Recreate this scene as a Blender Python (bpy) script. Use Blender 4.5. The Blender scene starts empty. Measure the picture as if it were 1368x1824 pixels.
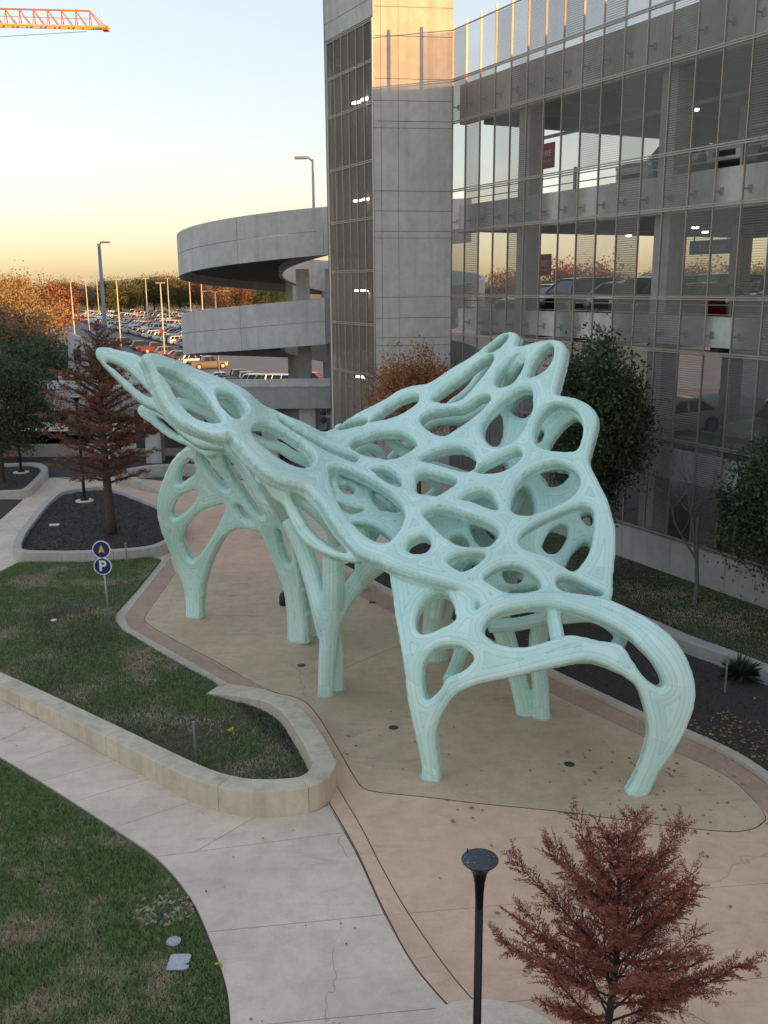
import bpy, bmesh, math, random
import numpy as np
from mathutils import Vector, Matrix, kdtree
random.seed(7); RNG = np.random.default_rng(11)
R = math.radians
scene = bpy.context.scene
COL = scene.collection

# ------------------------------------------------------------------ camera
H = 10.0; FPX = 1690.0; PITCH = math.atan(404.0/1690.0); ROLL = 0.008
CX, CY = 684.0, 912.0
cp, sp = math.cos(PITCH), math.sin(PITCH)
cam_d = bpy.data.cameras.new('camera'); cam = bpy.data.objects.new('camera', cam_d); COL.objects.link(cam)
cam_d.sensor_fit = 'HORIZONTAL'; cam_d.sensor_width = 36.0; cam_d.lens = FPX/1368.0*36.0
cam_d.clip_start = 0.1; cam_d.clip_end = 6000.0
_right = Vector((1, -ROLL*sp, -ROLL*cp)).normalized()
_fwd = Vector((0, cp, -sp))
_up = _right.cross(_fwd).normalized()
cam.matrix_world = Matrix(((_right.x, _up.x, -_fwd.x, 0), (_right.y, _up.y, -_fwd.y, 0), (_right.z, _up.z, -_fwd.z, H), (0, 0, 0, 1)))
scene.camera = cam

# ------------------------------------------------------------------ world, sun, exposure
SUN_AZ, SUN_EL = 112.0, 4.5          # clockwise from +Y, degrees
world = bpy.data.worlds.new('World'); scene.world = world; world.use_nodes = True
_n = world.node_tree.nodes; _l = world.node_tree.links
sky = _n.new('ShaderNodeTexSky'); sky.sky_type = 'NISHITA'; sky.sun_disc = False
sky.sun_elevation = R(SUN_EL); sky.sun_rotation = R(SUN_AZ)
sky.air_density = 1.0; sky.dust_density = 1.3; sky.ozone_density = 1.35; sky.altitude = 0
_g = _n.new('ShaderNodeGamma'); _g.inputs[1].default_value = 0.50      # a softer, hazier contrast over the whole dome
_tn = _n.new('ShaderNodeMix'); _tn.data_type = 'RGBA'; _tn.blend_type = 'MULTIPLY'; _tn.inputs[0].default_value = 1.0; _tn.inputs[7].default_value = (1.05, 0.95, 1.03, 1)
_l.new(sky.outputs[0], _tn.inputs[6]); _l.new(_tn.outputs[2], _g.inputs[0]); _l.new(_g.outputs[0], _n['Background'].inputs[0]); _n['Background'].inputs[1].default_value = 0.110
sun_d = bpy.data.lights.new('sun', 'SUN'); sun_d.energy = 2.0; sun_d.angle = R(0.5); sun_d.color = (1.0, 0.44, 0.09)
sun = bpy.data.objects.new('sun', sun_d); COL.objects.link(sun)
_sd = Vector((math.sin(R(SUN_AZ))*math.cos(R(SUN_EL)), math.cos(R(SUN_AZ))*math.cos(R(SUN_EL)), math.sin(R(SUN_EL))))
sun.rotation_euler = _sd.to_track_quat('Z', 'Y').to_euler()
vs = scene.view_settings
scene.display_settings.display_device = 'sRGB'
vs.view_transform = 'Standard'; vs.look = 'None'; vs.gamma = 1.0; vs.use_curve_mapping = False
vs.exposure = 2.72
scene.render.engine = 'CYCLES'
scene.cycles.max_bounces = 8; scene.cycles.transparent_max_bounces = 24
scene.cycles.use_denoising = True

# ------------------------------------------------------------------ pixel <-> world helpers (photo pixels, 1368 x 1824)
def ray(px, py):
    dx = np.asarray(px, float)-CX; dy = np.asarray(py, float)-CY
    u = dx-ROLL*dy; v = ROLL*dx+dy
    return u, FPX*cp-v*sp, -FPX*sp-v*cp
def at_z(px, py, z=0.0):
    a, b, c = ray(px, py); t = (z-H)/c
    return np.stack([a*t, b*t, np.zeros_like(t)+z], -1)
def at_Y(px, py, Y):
    a, b, c = ray(px, py); t = np.asarray(Y, float)/b
    return np.stack([a*t, b*t, H+c*t], -1)
def proj(p):
    """world -> photo pixel"""
    x, y, z = p[0], p[1], p[2]-H
    zc_ = y*cp-z*sp; u = FPX*x/zc_; v = FPX*(-z*cp-y*sp)/zc_
    return CX+u+ROLL*v, CY+v-ROLL*u
def g2(pts, z=0.0):
    """photo pixel list -> ground xy list"""
    p = at_z([q[0] for q in pts], [q[1] for q in pts], z)
    return [(float(a[0]), float(a[1])) for a in p]
def V(px, py, Y): return Vector(at_Y(px, py, Y).tolist())
def G(px, py, z=0.0): return Vector(at_z(px, py, z).tolist())

# ------------------------------------------------------------------ tagging and mesh helpers
def tag(o, label=None, cat=None, group=None, kind=None):
    if label: o['label'] = label
    if cat: o['category'] = cat
    if group: o['group'] = group
    if kind: o['kind'] = kind
    return o
def empty(name, loc=(0, 0, 0), rz=0.0):
    o = bpy.data.objects.new(name, None); COL.objects.link(o)
    o.location = loc; o.rotation_euler = (0, 0, rz); o.empty_display_size = 0.2
    return o
def link_mesh(name, me, mat=None, parent=None):
    if mat is not None and not me.materials: me.materials.append(mat)
    o = bpy.data.objects.new(name, me); COL.objects.link(o)
    if parent is not None: o.parent = parent
    return o
def smooth(me, flag=True):
    me.polygons.foreach_set('use_smooth', np.full(len(me.polygons), flag, bool))
class MB:
    """collects shapes, builds ONE mesh object"""
    def __init__(s): s.v = []; s.f = []; s.m = []
    def add(s, vs, fs, mi=0):
        b = len(s.v); s.v.extend([tuple(map(float, q)) for q in vs]); s.f.extend([tuple(i+b for i in f) for f in fs]); s.m.extend([mi]*len(fs)); return s
    def box(s, x0, x1, y0, y1, z0, z1, mi=0):
        return s.add([(x0,y0,z0),(x1,y0,z0),(x1,y1,z0),(x0,y1,z0),(x0,y0,z1),(x1,y0,z1),(x1,y1,z1),(x0,y1,z1)],
                     [(0,3,2,1),(4,5,6,7),(0,1,5,4),(1,2,6,5),(2,3,7,6),(3,0,4,7)], mi)
    def obox(s, c, ax, ay, az, hx, hy, hz, mi=0):
        c = Vector(c); ax = Vector(ax); ay = Vector(ay); az = Vector(az)
        vs = [c+ax*(sx*hx)+ay*(sy*hy)+az*(sz*hz) for sz in (-1, 1) for sx, sy in ((-1,-1),(1,-1),(1,1),(-1,1))]
        return s.add(vs, [(0,3,2,1),(4,5,6,7),(0,1,5,4),(1,2,6,5),(2,3,7,6),(3,0,4,7)], mi)
    def bar(s, p, q, w, h=None, mi=0, up=(0, 0, 1)):
        p = Vector(p); q = Vector(q); d = q-p; L = d.length
        if L < 1e-6: return s
        d.normalize(); u = Vector(up)
        if abs(d.dot(u)) > .98: u = Vector((1, 0, 0))
        a = d.cross(u).normalized(); b = a.cross(d).normalized()
        return s.obox((p+q)/2, a, d, b, w/2, L/2, (h or w)/2, mi)
    def tube(s, pts, rad, n=8, cap=True, mi=0):
        pts = [Vector(p) for p in pts]; k = len(pts)
        rad = [rad]*k if isinstance(rad, (int, float)) else list(rad)
        vs = []; ref = None
        for i, p in enumerate(pts):
            t = (pts[min(i+1, k-1)]-pts[max(i-1, 0)]).normalized()
            if ref is None:
                ref = Vector((1, 0, 0)) if abs(t.x) < .8 else Vector((0, 1, 0))
            a = (ref-t*ref.dot(t)).normalized(); ref = a; b = t.cross(a)
            for j in range(n):
                th = 2*math.pi*j/n; vs.append(p+(a*math.cos(th)+b*math.sin(th))*rad[i])
        fs = [(i*n+j, i*n+(j+1) % n, (i+1)*n+(j+1) % n, (i+1)*n+j) for i in range(k-1) for j in range(n)]
        if cap:
            fs.append(tuple(reversed(range(n)))); fs.append(tuple((k-1)*n+j for j in range(n)))
        return s.add(vs, fs, mi)
    def lathe(s, prof, c=(0, 0, 0), n=20, mi=0):
        vs = [(c[0]+r*math.cos(2*math.pi*j/n), c[1]+r*math.sin(2*math.pi*j/n), c[2]+z) for r, z in prof for j in range(n)]
        k = len(prof)
        fs = [(i*n+j, i*n+(j+1) % n, (i+1)*n+(j+1) % n, (i+1)*n+j) for i in range(k-1) for j in range(n)]
        fs.append(tuple(reversed(range(n)))); fs.append(tuple((k-1)*n+j for j in range(n)))
        return s.add(vs, fs, mi)
    def prism(s, poly, z0, z1, mi=0):
        n = len(poly)
        z0s = z0 if hasattr(z0, '__len__') else [z0]*n; z1s = z1 if hasattr(z1, '__len__') else [z1]*n
        vs = [(p[0], p[1], z) for p, z in zip(poly, z0s)]+[(p[0], p[1], z) for p, z in zip(poly, z1s)]
        a = sum(poly[i][0]*poly[(i+1) % n][1]-poly[(i+1) % n][0]*poly[i][1] for i in range(n))
        top = tuple(range(n, 2*n)); bot = tuple(reversed(range(n)))
        sd = [(i, (i+1) % n, n+(i+1) % n, n+i) for i in range(n)]
        fs = [top, bot]+sd
        if a < 0: fs = [tuple(reversed(f)) for f in fs]
        return s.add(vs, fs, mi)
    def mesh(s, name, mats, sm=False):
        me = bpy.data.meshes.new(name); me.from_pydata(s.v, [], s.f)
        for m in (mats if isinstance(mats, (list, tuple)) else [mats]): me.materials.append(m)
        if any(s.m): me.polygons.foreach_set('material_index', s.m)
        if sm: smooth(me)
        me.update(); return me
    def build(s, name, mats, parent=None, sm=False):
        return link_mesh(name, s.mesh(name, mats, sm), None, parent)
def mesh_np(name, verts, tris, mat, nper=3, sm=False):
    """fast mesh from numpy arrays, every face with nper corners"""
    me = bpy.data.meshes.new(name); nv = len(verts); nf = len(tris)
    me.vertices.add(nv); me.vertices.foreach_set('co', np.ascontiguousarray(verts, np.float32).ravel())
    me.loops.add(nf*nper); me.loops.foreach_set('vertex_index', np.ascontiguousarray(tris, np.int32).ravel())
    me.polygons.add(nf); me.polygons.foreach_set('loop_start', np.arange(0, nf*nper, nper, dtype=np.int32))
    me.polygons.foreach_set('loop_total', np.full(nf, nper, np.int32))
    if mat is not None: me.materials.append(mat)
    if sm: smooth(me)
    me.update(calc_edges=True); return me
def copy_tree(o, parent=None, loc=None, rz=None):
    c = o.copy(); COL.objects.link(c); c.parent = parent
    if loc is not None: c.location = loc
    if rz is not None: c.rotation_euler = (0, 0, rz)
    for ch in list(o.children): copy_tree(ch, c)
    return c
def catmull(pts, n=8, closed=True):
    P = np.array(pts, float); k = len(P); out = []
    rng = range(k) if closed else range(k-1)
    for i in rng:
        if closed: p0, p1, p2, p3 = P[i-1], P[i], P[(i+1) % k], P[(i+2) % k]
        else: p0, p1, p2, p3 = P[max(i-1, 0)], P[i], P[i+1], P[min(i+2, k-1)]
        for t in np.linspace(0, 1, n, endpoint=False):
            out.append(.5*((2*p1)+(-p0+p2)*t+(2*p0-5*p1+4*p2-p3)*t*t+(-p0+3*p1-3*p2+p3)*t**3))
    if not closed: out.append(P[-1])
    return np.array(out)
def in_poly(pts, poly):
    x, y = pts[:, 0], pts[:, 1]; ins = np.zeros(len(pts), bool); n = len(poly)
    for i in range(n):
        x1, y1 = poly[i]; x2, y2 = poly[(i+1) % n]
        if y1 == y2: continue
        c = ((y1 > y) != (y2 > y)) & (x < (x2-x1)*(y-y1)/(y2-y1)+x1)
        ins ^= c
    return ins
def offset_line(pts, d):
    """offset an open polyline sideways (left positive)"""
    P = np.array(pts, float); out = []
    for i in range(len(P)):
        t = P[min(i+1, len(P)-1)]-P[max(i-1, 0)]; t /= np.linalg.norm(t)+1e-9
        out.append((P[i][0]-t[1]*d, P[i][1]+t[0]*d))
    return out

# ------------------------------------------------------------------ materials
MATS = {}
class NT:
    def __init__(s, name):
        s.mat = bpy.data.materials.new(name); s.mat.use_nodes = True; s.t = s.mat.node_tree
        s.b = s.t.nodes['Principled BSDF']; s.out = s.t.nodes['Material Output']; MATS[name] = s.mat
    def n(s, typ, **kw):
        x = s.t.nodes.new(typ)
        for k, v in kw.items():
            if k.startswith('i_'): x.inputs[k[2:].replace('_', ' ')].default_value = v
            else: setattr(x, k, v)
        return x
    def l(s, a, b): s.t.links.new(a, b)
    def noise(s, scale, detail=4, rough=.55, vec=None, dist=0.0):
        x = s.n('ShaderNodeTexNoise'); x.inputs['Scale'].default_value = scale; x.inputs['Detail'].default_value = detail
        x.inputs['Roughness'].default_value = rough; x.inputs['Distortion'].default_value = dist
        if vec is not None: s.l(vec, x.inputs['Vector'])
        return x.outputs['Fac']
    def ramp(s, fac, stops):
        x = s.n('ShaderNodeValToRGB'); e = x.color_ramp.elements
        while len(e) < len(stops): e.new(.5)
        for q, (p, c) in zip(e, stops): q.position = p; q.color = c if len(c) == 4 else (*c, 1)
        s.l(fac, x.inputs[0]); return x.outputs[0]
    def mix(s, fac, a, b, typ='MIX'):
        x = s.n('ShaderNodeMix', data_type='RGBA', blend_type=typ)
        for sock, v in ((x.inputs[0], fac), (x.inputs[6], a), (x.inputs[7], b)):
            if hasattr(v, 'links') or hasattr(v, 'is_linked'): s.l(v, sock)
            elif isinstance(v, (int, float)): sock.default_value = v
            else: sock.default_value = (*v, 1) if len(v) == 3 else v
        return x.outputs[2]
    def math(s, op, a, b=None, c=None, clamp=False):
        x = s.n('ShaderNodeMath', operation=op, use_clamp=clamp)
        for sock, v in zip(x.inputs, (a, b, c)):
            if v is None: continue
            if isinstance(v, (int, float)): sock.default_value = v
            else: s.l(v, sock)
        return x.outputs[0]
    def coord(s, kind='Object', scale=None):
        x = s.n('ShaderNodeTexCoord').outputs[kind]
        if scale is not None:
            m = s.n('ShaderNodeMapping'); m.inputs['Scale'].default_value = scale; s.l(x, m.inputs[0]); x = m.outputs[0]
        return x
    def pos(s, scale=None):
        x = s.n('ShaderNodeNewGeometry').outputs['Position']
        if scale is not None:
            m = s.n('ShaderNodeMapping'); m.inputs['Scale'].default_value = scale; s.l(x, m.inputs[0]); x = m.outputs[0]
        return x
    def bump(s, h, strength=.3, dist=.01):
        x = s.n('ShaderNodeBump'); x.inputs['Strength'].default_value = strength; x.inputs['Distance'].default_value = dist
        s.l(h, x.inputs['Height']); s.l(x.outputs[0], s.b.inputs['Normal'])
    def col(s, c):
        if isinstance(c, (tuple, list)): s.b.inputs['Base Color'].default_value = (*c, 1) if len(c) == 3 else c
        else: s.l(c, s.b.inputs['Base Color'])
    def rough(s, r):
        if isinstance(r, (int, float)): s.b.inputs['Roughness'].default_value = r
        else: s.l(r, s.b.inputs['Roughness'])
def plain(name, c, rough=.6, metal=0.0, var=.12, scale=6.0, bump=0.0):
    t = NT(name); n = t.noise(scale, 5, .6, t.pos())
    a = tuple(x*(1-var) for x in c); b = tuple(min(1, x*(1+var)) for x in c)
    t.col(t.ramp(n, [(.3, a), (.7, b)])); t.rough(rough); t.b.inputs['Metallic'].default_value = metal
    if bump: t.bump(t.noise(scale*8, 3, .6, t.pos()), bump, .01)
    return t.mat
def concrete(name, c, stain=.35, streak=0.0, scale=1.0, speck=.10, rough=.85, crack=0.0):
    """cast or brushed concrete: blotches, dark stains, fine grain, optional rain streaks"""
    t = NT(name); P = t.pos()
    big = t.noise(.55*scale, 5, .6, P); mid = t.noise(3.2*scale, 6, .65, P); fine = t.noise(60*scale, 3, .6, P)
    base = t.ramp(big, [(.3, tuple(x*.86 for x in c)), (.5, c), (.72, tuple(min(1, x*1.12) for x in c))])
    base = t.mix(t.math('MULTIPLY', t.ramp(mid, [(.42, (0,0,0)), (.72, (1,1,1))]), stain), base, tuple(x*.55 for x in c))
    base = t.mix(t.math('MULTIPLY', t.ramp(fine, [(.35, (1,1,1)), (.6, (0,0,0))]), speck), base, tuple(x*.5 for x in c))
    if streak:
        st = t.noise(1.0, 4, .6, t.pos((2.2, 2.2, .12)))
        base = t.mix(t.math('MULTIPLY', t.ramp(st, [(.5, (0,0,0)), (.75, (1,1,1))]), streak), base, tuple(x*.5 for x in c))
    if crack:
        wv = t.n('ShaderNodeTexNoise'); wv.inputs['Scale'].default_value = 1.3; wv.inputs['Detail'].default_value = 5; t.l(P, wv.inputs['Vector'])
        dv = t.n('ShaderNodeVectorMath', operation='MULTIPLY_ADD'); t.l(wv.outputs['Color'], dv.inputs[0]); dv.inputs[1].default_value = (.9,.9,.0); t.l(P, dv.inputs[2])
        ve = t.n('ShaderNodeTexVoronoi', feature='DISTANCE_TO_EDGE'); ve.inputs['Scale'].default_value = .16; t.l(dv.outputs[0], ve.inputs['Vector'])
        ck = t.math('MULTIPLY', t.math('LESS_THAN', ve.outputs['Distance'], .0012), t.ramp(t.noise(.3, 2, .5, P), [(.50, (0,0,0)), (.56, (1,1,1))]))
        base = t.mix(t.math('MULTIPLY', ck, crack), base, tuple(x*.3 for x in c))
        sp = t.noise(1.6, 7, .72, t.pos((.35, 1.3, 1)), 1.2); base = t.mix(t.math('MULTIPLY', t.ramp(sp, [(.56, (0,0,0)), (.70, (1,1,1))]), .42), base, tuple(x*.48 for x in c))
    t.col(base); t.rough(rough); t.bump(t.math('ADD', mid, t.math('MULTIPLY', fine, .4)), .25, .006)
    return t.mat
# ================================================================== ground, paving, planters
soil_m = concrete('soil', (.055,.045,.036), .4, scale=3)
walk_m = concrete('walk_concrete', (.80,.665,.53), .40, scale=.9, speck=.30, crack=.6)
pink_m = concrete('pink_concrete', (.82,.545,.38), .36, scale=.8, speck=.30, crack=.3)
band_m = concrete('band_stamped', (.52,.345,.255), .45, scale=1.6, speck=.2)
pad_m = concrete('pad_concrete', (.68,.505,.345), .45, scale=.7, speck=.30, crack=.6)
kerb_m = concrete('kerb_concrete', (.60,.52,.43), .35, scale=1.6)
wallc_m = concrete('planter_concrete', (.66,.56,.43), .40, .6, scale=1.5)
greyc_m = concrete('grey_concrete', (.46,.445,.43), .35, .35, scale=1.2)
asph_m = concrete('asphalt', (.075,.075,.08), .3, scale=1.0)
lot_m = concrete('lot_asphalt', (.17,.165,.165), .3, scale=.3)
mulch_m = plain('mulch', (.06,.05,.044), .95, 0, .5, 18, .6)
far_m = plain('far_ground', (.16,.14,.08), .95, 0, .35, .08)
joint_m = plain('joint_filler', (.06,.05,.045), .95)

# one sheet to the horizon; the car park beyond rises gently
gy = [(-80,-.06),(72,-.06),(100,-1.3),(132,-2.0),(300,1.6),(420,2.4),(5000,2.4)]
b = MB(); vs = []; fs = []
for x in (-4000, 4000):
    for y, z in gy: vs.append((x, y, z))
n = len(gy)
for i in range(n-1): fs.append((i, n+i, n+i+1, i+1))
b.add(vs, fs); tag(b.build('ground', far_m), kind='structure')
def lot_z(y): return float(np.interp(y, [q[0] for q in gy], [q[1] for q in gy]))

def flat(name, poly, z, mat, thick=.03, kind='structure', parent=None):
    b = MB(); b.prism(poly, z-thick, z); o = b.build(name, mat, parent)
    bm = bmesh.new(); bm.from_mesh(o.data); bmesh.ops.triangulate(bm, faces=[f for f in bm.faces if len(f.verts) > 4]); bm.to_mesh(o.data); bm.free()
    if kind and parent is None: tag(o, kind=kind)
    return o
def inset_poly(P, d):
    P = np.array(P, float); n = len(P)
    a = sum(P[i][0]*P[(i+1) % n][1]-P[(i+1) % n][0]*P[i][1] for i in range(n)); sg = 1 if a > 0 else -1
    out = []
    for i in range(n):
        e1 = P[i]-P[i-1]; e2 = P[(i+1) % n]-P[i]
        e1 /= np.linalg.norm(e1)+1e-9; e2 /= np.linalg.norm(e2)+1e-9
        n1 = np.array([-e1[1], e1[0]])*sg; n2 = np.array([-e2[1], e2[0]])*sg; m = n1+n2; L = m@m
        m = m/L*2 if L > .3 else n1
        out.append(tuple(P[i]+m*d))
    return out
def slabs(name, poly, cuts, z, mat, piece='slab', gap=.007, thick=.05):
    """paving cut along joints; every slab is a piece of its own"""
    root = empty(name, (0, 0, 0)); tag(root, kind='structure')
    bm = bmesh.new(); vs = [bm.verts.new((x, y, 0)) for x, y in poly]; bm.faces.new(vs); bm.normal_update()
    for p, q in cuts:
        p = Vector((p[0], p[1], 0)); q = Vector((q[0], q[1], 0)); mid = np.array([[(p.x+q.x)/2, (p.y+q.y)/2]])
        nrm = (q-p).cross(Vector((0, 0, 1))).normalized()
        for f in list(bm.faces):
            if in_poly(mid, [(v.co.x, v.co.y) for v in f.verts])[0]:
                bmesh.ops.bisect_plane(bm, geom=[f]+list(f.edges)+list(f.verts), plane_co=p, plane_no=nrm)
                break
    for f in bm.faces:
        P = [(v.co.x, v.co.y) for v in f.verts]
        P = inset_poly(P, gap); dz = random.uniform(-.0008, .0008)
        o = flat(piece, P, z+dz, mat, thick, None, root)
    bm.free(); return root
def L(*pts): return g2(pts)
def C(*pts, n=6): return [tuple(p) for p in catmull(g2(pts), n, closed=False)]

# --- big forecourt under everything near
flat('forecourt', g2([(-500,905),(-500,742),(760,742),(900,900),(1500,1000),(1500,1100),(700,1100),(100,1010)]), -.02, walk_m, .02)
flat('road', [(-60,49.5),(6,49.5),(6,57),(-60,57)], -.012, asph_m, .006)

# --- pink plaza
pink = (C((583,1432),(632,1513),(686,1631),(735,1720),(810,1807),(900,1890)) + L((1560,1880),(1560,1560))
        + C((1440,1440),(1368,1397),(1215,1311),(1156,1290),(1000,1214),(900,1165),(800,1115),(700,1062),(600,1005),(480,935),(345,862))
        + L((215,849),(200,852),(240,893),(292,916),(333,950),(305,982),(288,998),(205,1092),(212,1122),(385,1221),(480,1236),(535,1262),(575,1318),(596,1350),(600,1400)))
slabs('plaza_paving', pink, [L((686,1630),(1500,1562)), L((810,1794),(1500,1728)), L((330,975),(700,968)), L((300,1002),(640,1012)), L((1034,1446),(1090,1520)), L((1190,1780),(1368,1890)), L((260,905),(420,905))], 0.0, pink_m)
# border strip in the plaza along the walk
ro = g2([(600,1400),(643,1473),(680,1545),(724,1622),(790,1718),(845,1784),(930,1870)]); lo = g2([(586,1430),(632,1510),(662,1575),(690,1634),(738,1720),(812,1806),(900,1888)])
slabs('plaza_border_paving', [tuple(p) for p in catmull(lo, 5, False)]+[tuple(p) for p in catmull(ro, 5, False)][::-1],
      [L((640,1500),(655,1494)), L((686,1632),(728,1627)), L((730,1712),(780,1700)), L((808,1796),(850,1788))], .004, pink_m)
def joint_line(name, pts, z, w=.016):
    q = catmull(pts, 6, False); A_ = offset_line(q, w/2); B_ = offset_line(q, -w/2); b = MB(); n = len(q)
    b.add([(*p, z) for p in A_]+[(*p, z) for p in B_], [(i+1, i, n+i, n+i+1) for i in range(n-1)]); tag(b.build(name, joint_m), kind='structure')
joint_line('border_joint', ro, .0075); joint_line('walk_joint', lo, .0085, .02)
# --- pad below the sculpture
pad = (C((313,1021),(284,1062),(260,1096),(262,1110),(300,1134),(380,1176),(476,1228),(520,1240),(548,1254),(576,1290),(606,1340),(632,1385),(648,1404),(680,1412),(760,1420),(850,1431),(1000,1446),(1180,1470),(1290,1481),(1335,1478),(1358,1466),(1362,1452),(1336,1419),(1290,1381),(1199,1338),(1155,1317),(1000,1244),(900,1195),(800,1147),(700,1095),(600,1040),(520,1018),(420,1019), n=5))
flat('pad_joint', inset_poly(pad, -.011), .0045, joint_m, .01)
slabs('pad_paving', pad, [L((300,1062),(560,1058)), L((430,1215),(620,1190)), L((540,1222),(780,1120)), L((330,1130),(700,1130))], .009, pad_m)
# --- stamped bands and kerbs
def band(name, outer, inner, z, mat, every=1.5, thick=.04, piece='paver'):
    a = catmull(g2(outer), 8, False); c = catmull(g2(inner), 8, False)
    s = np.concatenate([[0], np.cumsum(np.linalg.norm(np.diff(a, axis=0), axis=1))])
    root = empty(name); tag(root, kind='structure'); k = max(1, int(round(s[-1]/every)))
    for i in range(k):
        t = np.linspace(i/k, (i+1)/k, 6)
        def samp(c): 
            u = np.linspace(0, 1, len(c)); return [(np.interp(t[j], u, c[:, 0]), np.interp(t[j], u, c[:, 1])) for j in range(6)]
        flat(piece, inset_poly(samp(a)+samp(c)[::-1], .006), z, mat, thick, None, root)
    return root
band('left_band_paving', [(304,994),(262,1048),(228,1092),(226,1108),(240,1123),(320,1168),(408,1218)], [(313,1021),(284,1062),(259,1097),(261,1110),(276,1122),(370,1172),(476,1228)], .005, band_m, 1.3)
band('left_kerb', [(288,998),(245,1050),(206,1093),(204,1108),(216,1124),(296,1172),(385,1221)], [(303.5,995),(261.5,1048.5),(227.5,1092.5),(225.5,1108.5),(239.5,1123.5),(319,1169),(407,1219)], .018, kerb_m, 2.6, .06)
bo = [(600,1010),(700,1064),(800,1115),(900,1166),(1000,1215),(1156,1290),(1215,1312),(1300,1352),(1368,1398),(1440,1452)]
bi = [(600,1038),(700,1093),(800,1145),(900,1194),(1000,1243),(1155,1316),(1199,1337),(1290,1380),(1336,1418),(1380,1465)]
band('right_band_paving', bo, bi, .005, band_m, 1.5)
ko = offset_line(catmull(g2(bo), 6, False), .012); kk = offset_line(catmull(g2(bo), 6, False), .24)
root = empty('right_kerb'); tag(root, kind='structure'); m = 8
for i in range(0, len(ko)-1, m):
    j = min(i+m, len(ko)-1); flat('kerb_stone', inset_poly(ko[i:j+1]+kk[i:j+1][::-1], .005), .10, kerb_m, .15, None, root)

# --- lower walk, cut into slabs along its joints
walk = (C((-220,1240),(-100,1296),(0,1349),(60,1385),(130,1429),(200,1475),(280,1530),(340,1602),(380,1690),(403,1760),(410,1830),(412,1900)) + L((900,1888))
        + C((812,1809),(738,1722),(688,1635),(660,1575),(630,1512),(585,1434)) + L((557,1447),(453,1456),(407,1450),(335,1425),(200,1352),(100,1298),(0,1246),(-120,1190),(-220,1150)))
slabs('lower_walk_paving', walk, [L((274,1527),(607,1484)), L((374,1660),(688,1629)), L((408,1831),(812,1793)), L((349,1517),(442,1463)), L((204,1474),(335,1430)), L((136,1427),(263,1388)), L((75,1391),(200,1356)), L((22,1361),(136,1322)), L((-30,1332),(70,1288)), L((-80,1305),(20,1262)), L((-130,1285),(-40,1232))], .004, walk_m, gap=.008)
# walk at far left
slabs('far_walk_paving', L((-160,1090),(0,1018),(34,1000),(28,975),(55,935),(88,903),(104,888),(150,880),(196,877),(214,849),(86,851),(38,893),(0,928),(-160,1010)), [L((10,925),(70,985)), L((60,880),(120,890)), L((-60,960),(0,1015)), L((100,850),(150,879))], .003, walk_m)
# concrete pad round the lamp post
c0 = G(872, 1905); flat('lamp_pad', [(c0.x+1.25*math.cos(a), c0.y+1.25*math.sin(a)) for a in np.linspace(0, 2*math.pi, 40, endpoint=False)], .012, walk_m, .05)

# --- planter walls in cast segments
def wall_ring(name, label, outer, heights, width, mat, closed=False, every=2.0, side=1, z0=-.1, cat='planter wall'):
    """outer: ground xy polyline of the outer foot; heights per point; width inward (side=+1 left of travel)"""
    P = np.array([(*p, h) for p, h in zip(outer, heights)], float)
    Q = catmull(P, 8, closed)
    if closed: Q = np.vstack([Q, Q[:1]])
    I = []
    for i in range(len(Q)):
        if closed and i in (0, len(Q)-1): t = Q[1]-Q[-2]
        else: t = Q[min(i+1, len(Q)-1)]-Q[max(i-1, 0)]
        t = t[:2]/(np.linalg.norm(t[:2])+1e-9); I.append(Q[i, :2]+np.array([-t[1], t[0]])*width*side)
    I = np.array(I); s = np.concatenate([[0], np.cumsum(np.linalg.norm(np.diff(Q[:, :2], axis=0), axis=1))])
    root = empty(name, (float(Q[:, 0].mean()), float(Q[:, 1].mean()), 0)); tag(root, label, cat); off = np.array(root.location[:])
    k = max(1, int(round(s[-1]/every)))
    for i in range(k):
        a0 = s[-1]*i/k+.006; a1 = s[-1]*(i+1)/k-.006; tt = np.linspace(a0, a1, 7)
        f = lambda c: np.interp(tt, s, c)
        ox, oy, oz = f(Q[:, 0]), f(Q[:, 1]), f(Q[:, 2]); ix, iy = f(I[:, 0]), f(I[:, 1]); bv = .018
        vs = []
        for j in range(7):
            o = np.array([ox[j], oy[j]])-off[:2]; ii = np.array([ix[j], iy[j]])-off[:2]; d = (ii-o)/np.linalg.norm(ii-o)
            h = oz[j]
            vs += [(*o, z0), (*o, h-bv), (*(o+d*bv), h), (*(ii-d*bv), h), (*ii, h-bv), (*ii, z0)]
        fs = [(j*6+a, j*6+a+1, (j+1)*6+a+1, (j+1)*6+a) for j in range(6) for a in range(5)]+[(0,1,2,3,4,5), tuple(36+q for q in (5,4,3,2,1,0))]
        if side < 0: fs = [tuple(reversed(q)) for q in fs]
        b = MB(); b.add(vs, fs); b.build('wall_segment', mat, root)
    return I
base = g2([(-220,1148),(-120,1190),(0,1246),(100,1298),(200,1352),(335,1425),(407,1450),(453,1456),(510,1455),(557,1447),(589,1425),(601,1398)])
top = [(597,1352),(580,1318),(558,1286),(535,1258),(505,1240),(470,1231),(420,1224),(388,1222)]; hs = [.5,.5,.48,.42,.36,.28,.18,.10]
tp = [tuple(at_z(x, y, h)[:2]) for (x, y), h in zip(top, hs)]
PWI = wall_ring('planter_wall', 'long low tan concrete planter wall curving round the grass bed beside the lower walk', base+tp,
          [.34,.36,.40,.44,.48,.53,.55,.56,.56,.56,.55,.54]+hs, .48, wallc_m, side=1, every=1.9)
p2 = g2([(30,1000),(90,1004),(154,1003),(230,999),(280,992),(310,978),(330,958),(322,938),(290,915),(236,893),(190,880),(150,882),(104,890),(80,908),(52,942),(28,978)])
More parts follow.
